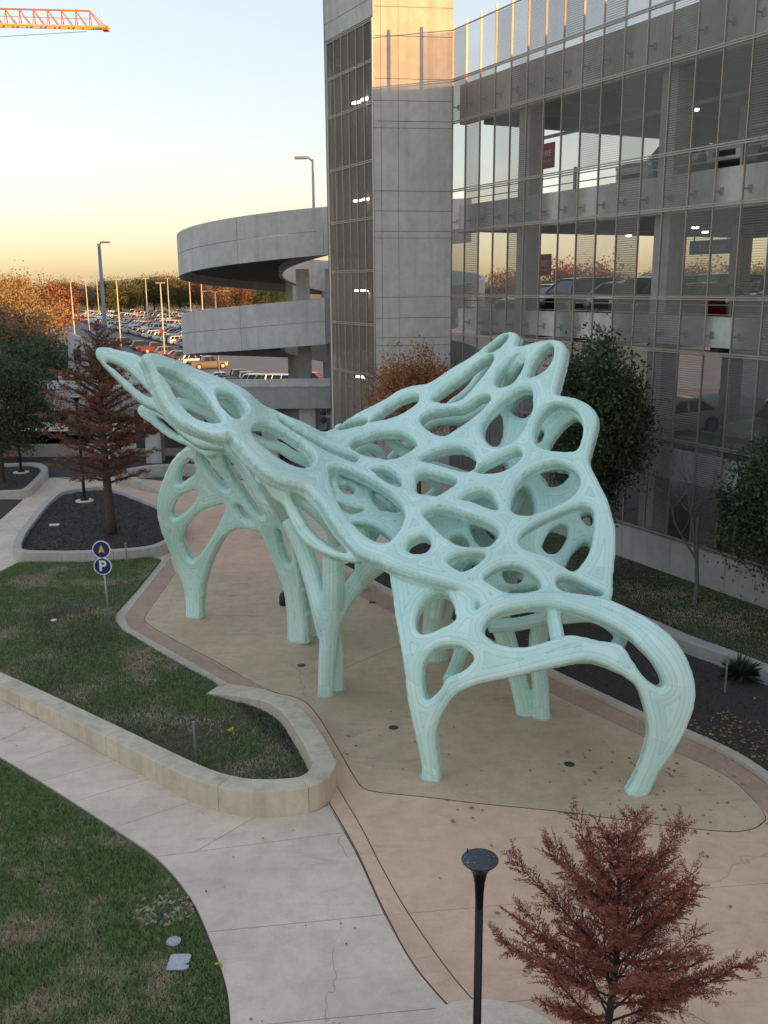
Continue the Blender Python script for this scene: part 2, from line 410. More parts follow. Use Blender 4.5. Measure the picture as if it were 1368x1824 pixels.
wall_ring('planter_wall', 'low grey concrete planter ring around the dark mulch and reddish brown tree left of the sculpture', p2, [.42]*16, .32, concrete('ring_concrete', (.55,.51,.46), .35, .4, 1.5), True, 1.9, 1)
p3 = g2([(-120,892),(0,890),(47,887),(64,876),(86,851),(80,840),(60,836),(0,838),(-120,842)])
wall_ring('planter_wall', 'small concrete planter wall under the dark oak at the left edge', p3, [.4]*9, .35, MATS['ring_concrete'], True, 2.2, 1)
lw = g2([(1560,1300),(1368,1225),(1269,1185),(1210,1163),(1120,1122),(1000,1068),(880,1015),(760,965)])
LWI = wall_ring('planter_wall', 'straight low concrete retaining wall between mulch bed and grass below the garage', lw, [.42]*8, .45, greyc_m, False, 3.0, -1)
wall_ring('planter_wall', 'sloping concrete ramp cheek wall behind the reddish brown tree', g2([(206,862),(240,870),(290,882)]), [.75,.5,.12], .25, MATS['ring_concrete'], False, 4, 1)
wall_ring('planter_wall', 'curved low concrete wall in front of the road behind the sculpture', g2([(232,856),(270,850),(320,848),(400,850),(470,858)]), [.6,.62,.62,.62,.62], .3, MATS['ring_concrete'], False, 2.2, 1)

# --- soil and mulch beds (scatter comes later)
def bed(name, poly, z, mat): return flat(name, poly, z, mat, .1)
lawn_bed_poly = g2([(-140,1052),(0,1022),(38,1004),(154,1004),(272,995),(287,1000),(246,1051),(207,1094),(205,1108),(218,1125),(300,1174),(385,1221)]) + [tuple(p) for p in PWI[-9::-5]]
lawn_soil_m = plain('lawn_soil', (.075,.062,.038), .95, 0, .4, 5, .4)
bed('planter_lawn_soil', lawn_bed_poly, .06, lawn_soil_m)
lawn_poly = g2([(-220,1250),(-100,1302),(0,1356),(60,1391),(130,1435),(200,1481),(276,1535),(336,1606),(376,1694),(399,1762),(406,1830),(408,1900),(-300,1900)])
bed('front_lawn_soil', lawn_poly, -.012, lawn_soil_m)
mul2 = inset_poly(p2, .3); bed('mulch_bed', mul2, .26, mulch_m)
mul3 = inset_poly(p3, .33); bed('mulch_bed', mul3, .24, mulch_m)
mul4 = g2([(0,890),(40,890),(0,925),(-120,990),(-160,930)]); bed('mulch_bed', mul4, .02, mulch_m)
mul1 = kk[::-1][::1]; mul1 = [tuple(p) for p in kk]+[tuple(p) for p in lw]
bed('mulch_bed', mul1, .05, mulch_m)
mul5 = g2([(250,846),(345,842),(470,850),(470,838),(345,826),(262,834)]); bed('mulch_bed', mul5, .1, mulch_m)
# ================================================================== garage, stair tower, ramp, overpass
_a, _b, _c = ray(-219, 525); FD = Vector((float(_a), float(_b), 0)).normalized()     # facade direction (away)
ES = -FD; ED = Vector((FD.y, -FD.x, 0)); EZ = Vector((0, 0, 1))
P0 = Vector(at_z(1140, 999, .4).tolist()); P0.z = 0
def FP(s, d, z): return P0+ES*s+ED*d+EZ*z
rough_c = concrete('garage_concrete', (.66,.635,.60), .5, .5, .9)
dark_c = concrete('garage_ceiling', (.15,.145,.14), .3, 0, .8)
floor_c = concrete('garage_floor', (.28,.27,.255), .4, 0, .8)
tower_c = concrete('tower_concrete', (.62,.595,.56), .36, .45, .8, .1)
ramp_c = concrete('ramp_concrete', (.62,.60,.58), .34, .4, .8, .1)
mull_m = plain('mullion_aluminium', (.40,.34,.30), .5, .35, .05)
rail_m = plain('rail_steel', (.35,.35,.36), .4, .8)
def mesh_panel_mat(name, col, alpha, louvre):
    t = NT(name); t.col(col); t.rough(.75); t.b.inputs['Specular IOR Level'].default_value = .15
    w = t.n('ShaderNodeTexWave', bands_direction='Z'); w.inputs['Scale'].default_value = louvre; w.inputs['Distortion'].default_value = 0
    t.l(t.pos(), w.inputs['Vector'])
    nz = t.noise(.7, 3, .5, t.pos())
    nz = t.math('ADD', nz, t.math('MULTIPLY', t.math('SUBTRACT', t.n('ShaderNodeObjectInfo').outputs['Random'], .5), 2.2))
    a = t.math('ADD', t.math('MULTIPLY', w.outputs['Fac'], .30 if louvre < 6 else .12), t.math('ADD', t.math('MULTIPLY', nz, .12), alpha-.2))
    t.l(a, t.b.inputs['Alpha']); return t.mat
panel_a = mesh_panel_mat('woven_mesh', (.28,.27,.255), .34, 12.0)
panel_b = mesh_panel_mat('louvre_mesh', (.26,.25,.235), .36, 4.2)
panel_c = mesh_panel_mat('dark_mesh', (.17,.165,.16), .38, 12.0)
garage = empty('parking_garage', P0); tag(garage, 'multi-storey concrete parking garage behind a screen of woven metal panels', 'building')
def gb(name, mat, shapes, parent=None, sm=False):
    """shapes: list of (s0,s1,d0,d1,z0,z1) boxes in garage axes"""
    b = MB()
    for s0, s1, d0, d1, z0, z1 in shapes:
        c = ES*((s0+s1)/2)+ED*((d0+d1)/2)+EZ*((z0+z1)/2)
        b.obox(c, ES, ED, EZ, abs(s1-s0)/2, abs(d1-d0)/2, abs(z1-z0)/2)
    return b.build(name, mat, parent if parent is not None else garage, sm)
S0, S1, DP = -12.93, 7.6, 17.0
LEV = [(.35, .0), (4.15, 0), (8.55, 0), (12.95, 0), (17.35, 0)]
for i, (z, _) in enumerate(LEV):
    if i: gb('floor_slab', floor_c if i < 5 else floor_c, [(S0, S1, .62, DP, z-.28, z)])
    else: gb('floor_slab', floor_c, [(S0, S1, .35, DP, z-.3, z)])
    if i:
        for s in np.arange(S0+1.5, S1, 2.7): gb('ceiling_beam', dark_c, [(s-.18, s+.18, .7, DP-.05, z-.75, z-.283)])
SPAN = [(8.0, 8.95), (12.2, 13.4), (16.75, 18.35), (3.5, 4.5)]
COLS = [-8.58, -.57, 7.3]
for z0, z1 in SPAN:
    e = [S0]+COLS
    for s0, s1 in zip(e[:-1], e[1:]):
        gb('spandrel', rough_c, [(s0+.012, s1-.012, .32, .6, z0, z1)])
        gb('rear_spandrel', rough_c, [(s0+.012, s1-.012, DP+.003, DP+.28, z0, z1-.15)])
for s in COLS[:2]: gb('column', rough_c, [(s-.36, s+.36, .66, 1.36, .35, 17.05)]); gb('rear_column', rough_c, [(s-.3, s+.3, DP-.9, DP-.2, .35, 17.05)])
gb('column', rough_c, [(-4.6, -4.0, 8.2, 8.8, .35, 17.05)]); gb('column', rough_c, [(3.2, 3.8, 8.2, 8.8, .35, 17.05)])
gb('rear_wall', rough_c, [(S0, S1, DP+.29, DP+.5, -.1, 7.0)])  # added behind the lower levels to stop low sun passing through
# base wall with joints
e = np.linspace(S0, S1+6, 12)
for a, c in zip(e[:-1], e[1:]): gb('base_wall_panel', greyc_m, [(a+.008, c-.008, -.12, .2, -.2, 1.52)])
# unseen rest of the garage to the right, closed and raised to block sun
gb('garage_shade_wing', rough_c, [(S1+.4, 62, .0, 40, -.1, 20.4)]); gb('ramp_sun_blocker', rough_c, [(-10, S1+.38, 28, 50, -.1, 17.5)])  # second block is unseen, added to keep the sun off the spiral ramp
# screen: mullions, rails, panels
MS = [-13.0+1.093*k for k in range(20)]
ZL = [20.5, 18.52, 16.8, 14.0, 12.3, 9.52, 7.82, 4.9, 1.62]
mb = MB(); mb.obox((0, 0, 0), ES, ED, EZ, .016, .04, .5); mme = mb.mesh('mullion', mull_m)
for s in MS:
    o = link_mesh('mullion', mme, None, garage); o.location = ES*s+ED*(-.0)+EZ*((1.62+20.75)/2); o.scale = (1, 1, 20.75-1.62)
mb = MB(); mb.obox((0, 0, 0), ES, ED, EZ, .5, .03, .022); rme = mb.mesh('rail', mull_m)
for z in ZL:
    for dz in ((0,) if z in (20.5, 1.62) else (-.035, .035)):
        o = link_mesh('rail', rme, None, garage); o.location = ES*((MS[0]+MS[-1])/2)+ED*(-.01)+EZ*(z+dz); o.scale = (1, 1, 1)
        o.data = rme
        m2 = rme.copy(); 
        for v in m2.vertices: 
            q = v.co.dot(ES); v.co += ES*(q*(MS[-1]-MS[0])-q)
        o.data = m2
pmesh = {}
CLEAR = {(3,6),(3,8),(3,14),(5,0),(5,6),(5,9),(5,14),(3,0),(7,13),(5,8),(3,17),(7,15)}
LOUV = {(5,2),(5,4),(5,7),(5,10),(5,12),(3,12),(1,12),(5,15),(7,12),(7,14),(2,1),(2,8),(2,9),(2,12),(4,1),(4,4),(4,5),(4,8),(6,5),(6,6),(6,7),(4,13),(6,12),(0,5),(0,6),(0,7),(0,8),(0,9),(1,0),(1,4),(1,8),(1,9),(1,6),(3,4),(6,13),(6,2),(3,2),(3,10),(5,16),(4,10),(4,15),(2,4),(2,15),(6,9),(6,15),(7,3),(7,9),(5,11)}
for r in range(8):
    z1, z0 = ZL[r]-.06, ZL[r+1]+.06
    for k in range(19):
        if (r, k) in CLEAR: continue
        lo = (r, k) in LOUV
        key = (r, lo, r >= 5 and not lo)
        if key not in pmesh:
            b = MB(); b.obox((0, 0, 0), ES, ED, EZ, 1.093/2-.03, .012, (z1-z0)/2)
            pmesh[key] = b.mesh('mesh_panel', panel_b if lo else (panel_c if r >= 6 else panel_a))
        o = link_mesh('mesh_panel', pmesh[key], None, garage); o.location = ES*(MS[k]+1.093/2)+EZ*((z0+z1)/2)
# panel brackets on the spandrels
bb = MB(); bb.bar((0, 0, 0), ED*.30, .05); bb.bar(ED*.28-EZ*.1, ED*.28+EZ*.12, .09); bme = bb.mesh('bracket', rail_m)
for z0, z1 in SPAN[:3]:
    for s in MS[:17]: o = link_mesh('bracket', bme, None, garage); o.location = ES*s+ED*.02+EZ*((z0+z1)/2-.1)
# bumper rails, wheel stops, pipe
stop = MB(); stop.prism([(-.85,-.08),(.85,-.08),(.85,.08),(-.85,.08)], 0, .13); sme = stop.mesh('wheel_stop', kerb_m)
for z in (8.55, 12.95):
    for s in np.arange(-11.5, 6.5, 2.72): o = link_mesh('wheel_stop', sme, None, garage); o.location = ES*s+ED*1.6+EZ*z; o.rotation_euler = (0, 0, math.atan2(ES.y, ES.x))
for z in (4.15, 8.55, 12.95):
    for h in (.45, .75, 1.05): gb('bumper_rail', rail_m, [(S0, S1, .72, .75, z+h-.02, z+h+.02)])
    for s in (-5.4, 2.6): gb('rail_post', rail_m, [(s-.05, s+.05, .7, .8, z, z+1.3)])
for z in (16.1, 7.5): gb('pipe', rail_m, [(S0+.2, S1, 3.4, 3.52, z, z+.12)])
for s in (-6.1, .9, 3.9): gb('pipe_hanger', rail_m, [(s-.03, s+.03, 3.43, 3.49, 16.1, 17.0)])
# sloping inner ramp parapet on the upper level
b = MB(); q0, q1 = ES*-8.2+ED*12, ES*7.4+ED*12
b.add([q0+EZ*13.0, q1+EZ*13.0, q1+EZ*16.3, q0+EZ*14.3, q0+ED*.2+EZ*13.0, q1+ED*.2+EZ*13.0, q1+ED*.2+EZ*16.3, q0+ED*.2+EZ*14.3], [(0,1,2,3),(7,6,5,4),(3,2,6,7),(0,3,7,4),(1,5,6,2)]); b.build('ramp_parapet', rough_c, garage)
# ceiling lights
em = NT('lamp_glow'); em.b.inputs['Emission Color'].default_value = (1, .93, .8, 1); em.b.inputs['Emission Strength'].default_value = 3.0; em.col((.9,.9,.9)); lamp_m = em.mat
lamp_box = plain('lamp_housing', (.3,.3,.3), .5)
lb = MB(); lb.box(-.16,.16,-.16,.16,0,.07); lh = lb.mesh('light_housing', lamp_box)
lb = MB(); lb.lathe([(.06,-.075),(.13,-.06),(.14,-.004)], n=12); lg = lb.mesh('light_lens', lamp_m)
for (s, d, z) in ((-4.8,6,16.55),(-3.2,12,16.55),(1.2,5,16.55),(4.2,6,16.55),(-4.4,6,12.15),(-4.4,12,12.15),(1.0,5,12.15),(3.6,7,12.15),(-10.5,8,12.15),(-7.0,5,16.55),(6.3,9,16.55),(-.2,9,12.15),(5.6,4,12.15),(-6.8,9,12.15),(2.6,4,7.75),(5.0,6,7.75),(-2.0,5,7.75)):
    o = link_mesh('ceiling_light', lh, None, garage); o.location = ES*s+ED*d+EZ*z
    q = link_mesh('light_lens', lg, None, o)

# --- writing
def text_mesh(body, size, mat, name='lettering', bold=.0):
    cu = bpy.data.curves.new(name, 'FONT'); cu.body = body; cu.size = size; cu.align_x = 'CENTER'; cu.align_y = 'CENTER'; cu.extrude = .004; cu.offset = bold
    o = bpy.data.objects.new(name, cu); COL.objects.link(o)
    me = bpy.data.meshes.new_from_object(o.evaluated_get(bpy.context.evaluated_depsgraph_get())); bpy.data.objects.remove(o)
    me.materials.clear(); me.materials.append(mat); return me
white_p = plain('white_paint', (.8,.8,.8), .5, 0, .03); red_p = plain('red_banner', (.42,.03,.04), .6); green_p = plain('green_sign', (.02,.16,.09), .5); black_p = plain('black_sign', (.02,.02,.025), .4); blue_p = plain('navy_sign', (.012,.03,.13), .4); yel_p = plain('yellow_paint', (.75,.45,.03), .5)
def board(name, label, cat, s, d, z, w, h, mat, lines, th=.05, group=None):
    root = empty(name, FP(s, d, z)); tag(root, label, cat, group)
    b = MB(); b.obox((0,0,0), ES, ED, EZ, w/2, th/2, h/2); b.build('board', mat, root)
    for txt, size, dx, dz in lines:
        o = link_mesh('lettering', text_mesh(txt, size, white_p), None, root)
        xax = ES; yax = EZ; zax = -ED
        o.matrix_local = Matrix(((xax.x, yax.x, zax.x, xax.x*dx-ED.x*(th/2+.004)), (xax.y, yax.y, zax.y, xax.y*dx-ED.y*(th/2+.004)), (xax.z, yax.z, zax.z, dz), (0,0,0,1)))
    return root
board('fire_sign', 'red fire banner on the upper garage column', 'sign', -7.9, 1.3, 14.95, .95, .95, red_p, [('FIRE', .34, 0, .08), ('EXTINGUISHER', .09, 0, -.2)])
board('fire_sign', 'red fire banner on the lower garage column', 'sign', -7.9, 1.3, 10.75, .95, .85, red_p, [('FIRE', .32, 0, .06), ('EXTINGUISHER', .09, 0, -.2)])
for nm, lab, s, d, z in (('hanging_sign', 'green hanging company sign nearer the tower on the middle garage level', -1.6, 4.0, 11.25), ('hanging_sign', 'green hanging company sign nearer the right edge of the middle garage level', 3.1, 5.5, 11.3)):
    r = board(nm, lab, 'sign', s, d, z, 2.0, .5, green_p, [('National', .36, .1, -.02)])
    b = MB(); b.bar(ES*-.8+EZ*.25, ES*-.8+EZ*1.3, .04); b.bar(ES*.8+EZ*.25, ES*.8+EZ*1.3, .04); b.build('hanger', rail_m, r)
board('exit_sign', 'black hanging exit direction sign on the upper garage level', 'sign', 3.3, 4.5, 15.0, 1.3, .55, black_p, [('Express Exit \u2192', .19, 0, .08), ('EXIT LANE', .12, 0, -.14)])

# --- stair tower
TR = FP(S0-.05, 0, 0); _d = Vector((.99, .144, 0)).normalized()
_t = ray(668, 500); _M = np.array([[float(_t[0]), _d.x], [float(_t[1]), _d.y]]); _sol = np.linalg.solve(_M, np.array([TR.x, TR.y])); TW = float(_sol[1])
TL = TR-_d*TW                                   # front-left corner
_t = ray(583, 300); _M = np.array([[float(_t[0]), -FD.x], [float(_t[1]), -FD.y]]); TLW = float(np.linalg.solve(_M, np.array([TL.x, TL.y]))[1])
TN = Vector((_d.y, -_d.x, 0)); LN = Vector((-FD.y, FD.x, 0))        # outward normals
tower = empty('stair_tower', TL); tag(tower, 'tall concrete stair tower with a dark panelled side, its top lit orange by the sun', 'building')
def z_on(P, D, px, py):
    a, b_, c_ = ray(px, py); M = np.array([[float(a), -D.x], [float(b_), -D.y]]); s = np.linalg.solve(M, np.array([P.x, P.y])); return H+float(c_)*float(s[0])
rows = [z_on(TL, _d, 740, y) for y in (-150,-70,13,65,141,180,216.5,228.5,340.5,376,412,424,529,566,601)]
rows += [rows[-1]-.35-1.0*0, rows[-1]-3.6, rows[-1]-4.8, -.1]
rows = sorted(set(round(r, 3) for r in rows), reverse=True)
cols = [0, .33, 1.08, TW]
for r0, r1 in zip(rows[:-1], rows[1:]):
    for c0, c1 in zip(cols[:-1], cols[1:]):
        b = MB(); b.obox(_d*((c0+c1)/2)-TN*(.15-random.uniform(0, .004))+EZ*((r0+r1)/2), _d, TN, EZ, (c1-c0)/2-.008, .15, (r0-r1)/2-.01); b.build('wall_panel', tower_c, tower)
back = MB(); A = Vector((0,0,0)); B = _d*TW
c1 = B+FD*(TLW+.2)-TN*0; c2 = FD*(TLW)
core_off = -TN*.32-LN*.0
poly = [(p.x, p.y) for p in (-TN*.33+_d*.03-LN*.05, B-TN*.33-_d*.06, B+FD*TLW-_d*.06, B+FD*TLW-_d*(TW*.5))]
back.prism(poly, -.1, rows[0]-.02); back.build('core', dark_c, tower)
b = MB(); b.obox(FD*(TLW+.12)+_d*(TW/2)+EZ*(rows[0]/2-.05), _d, FD, EZ, TW/2-.05, .1, rows[0]/2-.05); b.build('rear_wall', dark_c, tower)
# left side: concrete head panels, then glazed rows with mullions
ztop = z_on(TL, FD, 620, 54)
lr = [z_on(TL, FD, 620, y) for y in (54,124,196,295,392.5,482,574,660)]; lr += [lr[-1]-2.9, .6]
rr_ = [rows[0], rows[0]-1.8, z_on(TL, FD, 620, 20), ztop+.05]
for r0, r1 in zip(rr_[:-1], rr_[1:]):
    for k in range(2):
        a, c = TLW*k/2, TLW*(k+1)/2
        b = MB(); b.obox(FD*((a+c)/2)-LN*.14+EZ*((r0+r1)/2), FD, LN, EZ, (c-a)/2-.008, .14, (r0-r1)/2-.01); b.build('wall_panel', tower_c, tower)
b = MB(); b.obox(FD*(TLW-.09)-LN*.1+EZ*(ztop/2), FD, LN, EZ, .09, .1, ztop/2); b.build('corner_post', tower_c, tower)
b = MB(); b.obox(FD*.05-LN*.02+EZ*(ztop/2), FD, LN, EZ, .05, .04, ztop/2); b.build('corner_post', rail_m, tower)
tg = mesh_panel_mat('tower_screen', (.27,.235,.205), .56, 12.0)
cw = (TLW-.3)/6
for r0, r1 in zip(lr[:-1], lr[1:]):
    for k in range(6):
        a = .12+cw*k
        b = MB(); b.obox(FD*(a+cw/2)-LN*.05+EZ*((r0+r1)/2), FD, LN, EZ, cw/2-.03, .012, (r0-r1)/2-.05); b.build('screen_panel', tg, tower)
    b = MB(); b.obox(FD*(TLW/2)-LN*.03+EZ*r0, FD, LN, EZ, TLW/2-.1, .03, .02); b.obox(FD*(TLW/2)-LN*.03+EZ*(r0-.08), FD, LN, EZ, TLW/2-.1, .03, .02); b.build('rail', mull_m, tower)
for k in range(7):
    a = .12+cw*k
    b = MB(); b.obox(FD*a-LN*.03+EZ*((lr[0]+.6)/2), FD, LN, EZ, .02, .04, (lr[0]-.6)/2); b.build('mullion', mull_m, tower)
stair_c = concrete('stair_concrete', (.3,.29,.28), .3)
zz = .3
while zz < lr[0]-2.2:
    b = MB(); b.bar(FD*.6-LN*1.1+EZ*zz, FD*(TLW-.7)-LN*1.1+EZ*(zz+2.1), .9, .25); b.build('stair_flight', stair_c, tower)
    b = MB(); b.obox(FD*(TLW-.5)-LN*1.4+EZ*(zz+2.1), FD, LN, EZ, .4, 1.2, .1); b.build('landing', stair_c, tower)
    b = MB(); b.bar(FD*.6-LN*2.1+EZ*(zz+4.2), FD*(TLW-.7)-LN*2.1+EZ*(zz+2.2), .9, .25); b.build('stair_flight', stair_c, tower)
    zz += 4.4
for px, y in ((640,165),(650,348),(655,518),(661,682)):
    z = z_on(TL, FD, px, y)
    for k in range(3):
        b = MB(); b.obox(FD*(1.6+.95*k)-LN*.9+EZ*z, FD, LN, EZ, .26, .1, .04); b.build('stair_light', lamp_m, tower)

# --- spiral ramp
ramp = empty('spiral_ramp', (-3.3, 66, 0)); tag(ramp, 'curved concrete spiral car ramp with stacked parapet bands left of the tower', 'building')
RR = 10.2
def zt(phi): return 14.3-(((-90-phi) % 360)/360.0)*5.0      # phi in degrees, falls from the front over the left side
def ring_piece(name, p0, p1, r0, r1, zo0, zo1, turn, mat, n=8):
    vs = []
    for i in range(n+1):
        p = p0+(p1-p0)*i/n; u = ((-90-p) % 360)/360.0 if p != -90 else 0.0
        z = 14.3-turn*5.0-((-90-p)/360.0)*5.0
        c, s_ = math.cos(R(p)), math.sin(R(p))
        for r, zo in ((r0, zo0), (r1, zo0), (r1, zo1), (r0, zo1)): vs.append((r*c, r*s_, z+zo))
    fs = [(i*4+a, i*4+(a+1) % 4, (i+1)*4+(a+1) % 4, (i+1)*4+a) for i in range(n) for a in range(4)]+[(3,2,1,0), tuple(n*4+q for q in range(4))]
    b = MB(); b.add(vs, fs); return b.build(name, mat, ramp)
for turn in range(3):
    for k in range(12):
        p0 = -90-30*k; p1 = p0-30
        pa, pb = p0-.06, p1+.06
        ring_piece('parapet_panel', pa, pb, RR-.22, RR, -1.27, 0, turn, ramp_c); ring_piece('parapet_panel', pa, pb, RR-.22, RR, -2.6, -1.30, turn, ramp_c)
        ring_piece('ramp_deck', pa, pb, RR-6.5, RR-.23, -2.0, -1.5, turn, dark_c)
        ring_piece('inner_parapet', pa, pb, RR-6.8, RR-6.51, -2.4, -.4, turn, rough_c)
    for k in range(2):     # the stretch that enters from the garage, right of the start
        ring_piece('parapet_panel', -90+30*k+.06, -90+30*(k+1)-.06, RR-.22, RR, -2.6, 0, turn, ramp_c)
for a in (-75, -60, -40, -20, 20, 60, 100, 140):
    b = MB(); b.box(-.35, .35, -.35, .35, -1, 11.6); o = b.build('column', rough_c, ramp); o.location = (3.9*math.cos(R(a)), 3.9*math.sin(R(a)), 0); o.rotation_euler = (0, 0, R(a))
for x in (-1.6, .2, 2.2, 4.2):
    b = MB(); b.box(-.4, .4, -.3, .3, -1, 11); o = b.build('column', rough_c, ramp); o.location = (x, -5.8, 0)
b = MB(); b.tube([(1.0,-6.4,9.0),(1.0,-6.4,10.2),(.6,-6.4,10.8),(.6,-6.4,12)], .12, 8); b.build('drain_pipe', rail_m, ramp)

# --- overpass in front of the ramp
over = empty('overpass', (-20, 54, 0)); tag(over, 'grey concrete overpass beam on square piers behind the sculpture', 'bridge')
e = np.linspace(-45, 17.0, 11)
for a, c in zip(e[:-1], e[1:]):
    b = MB(); b.box(a+.01, c-.01, 0, .4, 3.2, 4.42); b.build('beam_panel', greyc_m, over)
    b = MB(); b.box(a+.01, c-.01, -.06, .5, 4.425, 4.52); b.box(a+.01, c-.01, .1, .4, 4.52, 4.85); b.build('parapet_panel', rough_c, over)
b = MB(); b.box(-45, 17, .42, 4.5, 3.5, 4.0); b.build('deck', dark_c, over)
for x in (-20.5, -12.5, -4.0, 3.6, 6.6, 9.2, 11.4, 13.4, 15.6):
    b = MB(); b.box(x-.45, x+.45, .6, 1.5, -.1, 3.49); b.build('pier', rough_c, over)
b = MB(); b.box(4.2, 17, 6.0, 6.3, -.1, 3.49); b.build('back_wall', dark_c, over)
# round emblem on a pier
b = MB(); b.lathe([(.42,0),(.42,.03)], n=24); o = b.build('emblem_disc', black_p, over); o.location = (6.6, .55, 2.1); o.rotation_euler = (R(90), 0, 0)
# ================================================================== the mint pavilion sculpture
def zc(ox, oy, s): return lambda pts: [(ox+x/s, oy+y/s) for x, y in pts]
zA = zc(160, 600, 4.56); zB = zc(400, 720, 4.56); zC = zc(560, 680, 4.56); zD = zc(740, 580, 3.8)
zE = zc(700, 860, 3.42); zG = zc(270, 780, 4.56); z3 = zc(660, 960, 2.28); z4 = zc(440, 850, 3.3175)

def tps(ctrl):
    C = np.array(ctrl, float); X = C[:, :2]/300.0; y = C[:, 2]; n = len(X)
    def ker(d2): return .5*d2*np.log(d2+1e-9)
    K = ker(((X[:, None]-X[None])**2).sum(2))+np.eye(n)*.02
    P = np.hstack([np.ones((n, 1)), X]); A = np.block([[K, P], [P.T, np.zeros((3, 3))]])
    w = np.linalg.solve(A, np.concatenate([y, np.zeros(3)]))
    def f(px, py):
        Q = np.stack([np.ravel(px), np.ravel(py)], 1)/300.0
        r = ker(((Q[:, None]-X[None])**2).sum(2))@w[:n]+w[n]+Q@w[n+1:]
        return r.reshape(np.shape(px))
    return f
SRC_P, SRC_S, SRC_L = [], [], []          # source points, seam coordinate, part id (for the seams and the parts)
SV, SF = [], []                            # all solids together, later fused
def add_solid(v, f, s, lab):
    b = sum(len(x) for x in SV); SV.append(np.asarray(v, float)); SF.extend([tuple(i+b for i in q) for q in f])
    SRC_P.append(np.asarray(v, float)); SRC_S.append(np.asarray(s, float)); SRC_L.append(np.full(len(v), lab))
def sheet(outline, holes, depth, T=.22, rr=.26, lab=0, step=3.0, power=3.6, grow=1.3):
    out = catmull(outline, 10); hs = [np.array(inset_poly(catmull(h, 8), -grow)) for h in holes]
    def dens(c):
        r = []
        for i in range(len(c)):
            p, q = c[i], c[(i+1) % len(c)]; k = max(1, int(np.hypot(*(q-p))/2.5))
            r.extend([p+(q-p)*j/k for j in range(k)])
        return np.array(r)
    bnd = np.vstack([dens(out)]+[dens(h) for h in hs])
    kb2 = kdtree.KDTree(len(bnd))
    for i, p in enumerate(bnd): kb2.insert((p[0], p[1], 0), i)
    kb2.balance()
    b3 = at_Y(bnd[:, 0], bnd[:, 1], depth(bnd[:, 0], bnd[:, 1]))
    kb3 = kdtree.KDTree(len(b3))
    for i, p in enumerate(b3): kb3.insert(p, i)
    kb3.balance()
    x0, y0 = out.min(0)-step; x1, y1 = out.max(0)+step
    xs = np.arange(x0, x1+step, step); ys = np.arange(y0, y1+step, step)
    gx, gy = np.meshgrid(xs, ys); pts = np.stack([gx.ravel(), gy.ravel()], 1)
    ins = in_poly(pts, out)
    for h in hs: ins &= ~in_poly(pts, h)
    nx, ny = len(xs), len(ys)
    I2 = ins.reshape(ny, nx)
    near = np.zeros_like(I2); 
    near[:-1] |= I2[1:]; near[1:] |= I2[:-1]; near[:, :-1] |= I2[:, 1:]; near[:, 1:] |= I2[:, :-1]; near |= I2
    near[:-1] |= near[1:]; near[:, :-1] |= near[:, 1:]
    sd = np.full(len(pts), -9.0)
    for i in np.flatnonzero(near.ravel()):
        d = kb2.find((pts[i][0], pts[i][1], 0))[2]; sd[i] = d if ins[i] else -d
    vid = {}; P2 = []; isb = []
    def vert(key, p, b):
        if key not in vid: vid[key] = len(P2); P2.append(p); isb.append(b)
        return vid[key]
    polys = []
    cells = I2[:-1, :-1] | I2[1:, :-1] | I2[:-1, 1:] | I2[1:, 1:]
    for j, i in zip(*np.nonzero(cells)):
        c = [j*nx+i, j*nx+i+1, (j+1)*nx+i+1, (j+1)*nx+i]; poly = []
        for k in range(4):
            a, b = c[k], c[(k+1) % 4]
            if ins[a]: poly.append(vert(a, pts[a], False))
            if ins[a] != ins[b]:
                da, db = abs(sd[a]), abs(sd[b]); t = min(max(da/(da+db+1e-9), .05), .95)
                poly.append(vert((min(a, b), max(a, b)), pts[a]+(pts[b]-pts[a])*t, True))
        if len(poly) >= 3: polys.append(poly)
    P2 = np.array(P2); isb = np.array(isb)
    def lift(p): return at_Y(p[:, 0], p[:, 1], depth(p[:, 0], p[:, 1]))
    P = lift(P2); e = 2.0
    du = lift(P2+[e, 0])-lift(P2-[e, 0]); dv = lift(P2+[0, e])-lift(P2-[0, e])
    N = np.cross(dv, du); N /= np.linalg.norm(N, axis=1)[:, None]
    toc = np.array([0, 0, H])-P; sg = np.sign((N*toc).sum(1)); N *= sg[:, None]
    g = np.array([0 if b else kb3.find(p)[2] for p, b in zip(P, isb)])
    x = np.clip(g/rr, 0, 1); h = T*(1-(1-x)**power)**(1/power)
    s = g+h*.9
    n = len(P); bot = np.arange(n); ids = np.flatnonzero(~isb); bot[ids] = n+np.arange(len(ids))
    vt = P+N*h[:, None]; vb = (P-N*h[:, None])[ids]
    F = []
    for q in polys: F.append(tuple(q)); F.append(tuple(bot[i] for i in reversed(q)))
    add_solid(np.vstack([vt, vb]), F, np.concatenate([s, s[ids]]), lab)
    return n
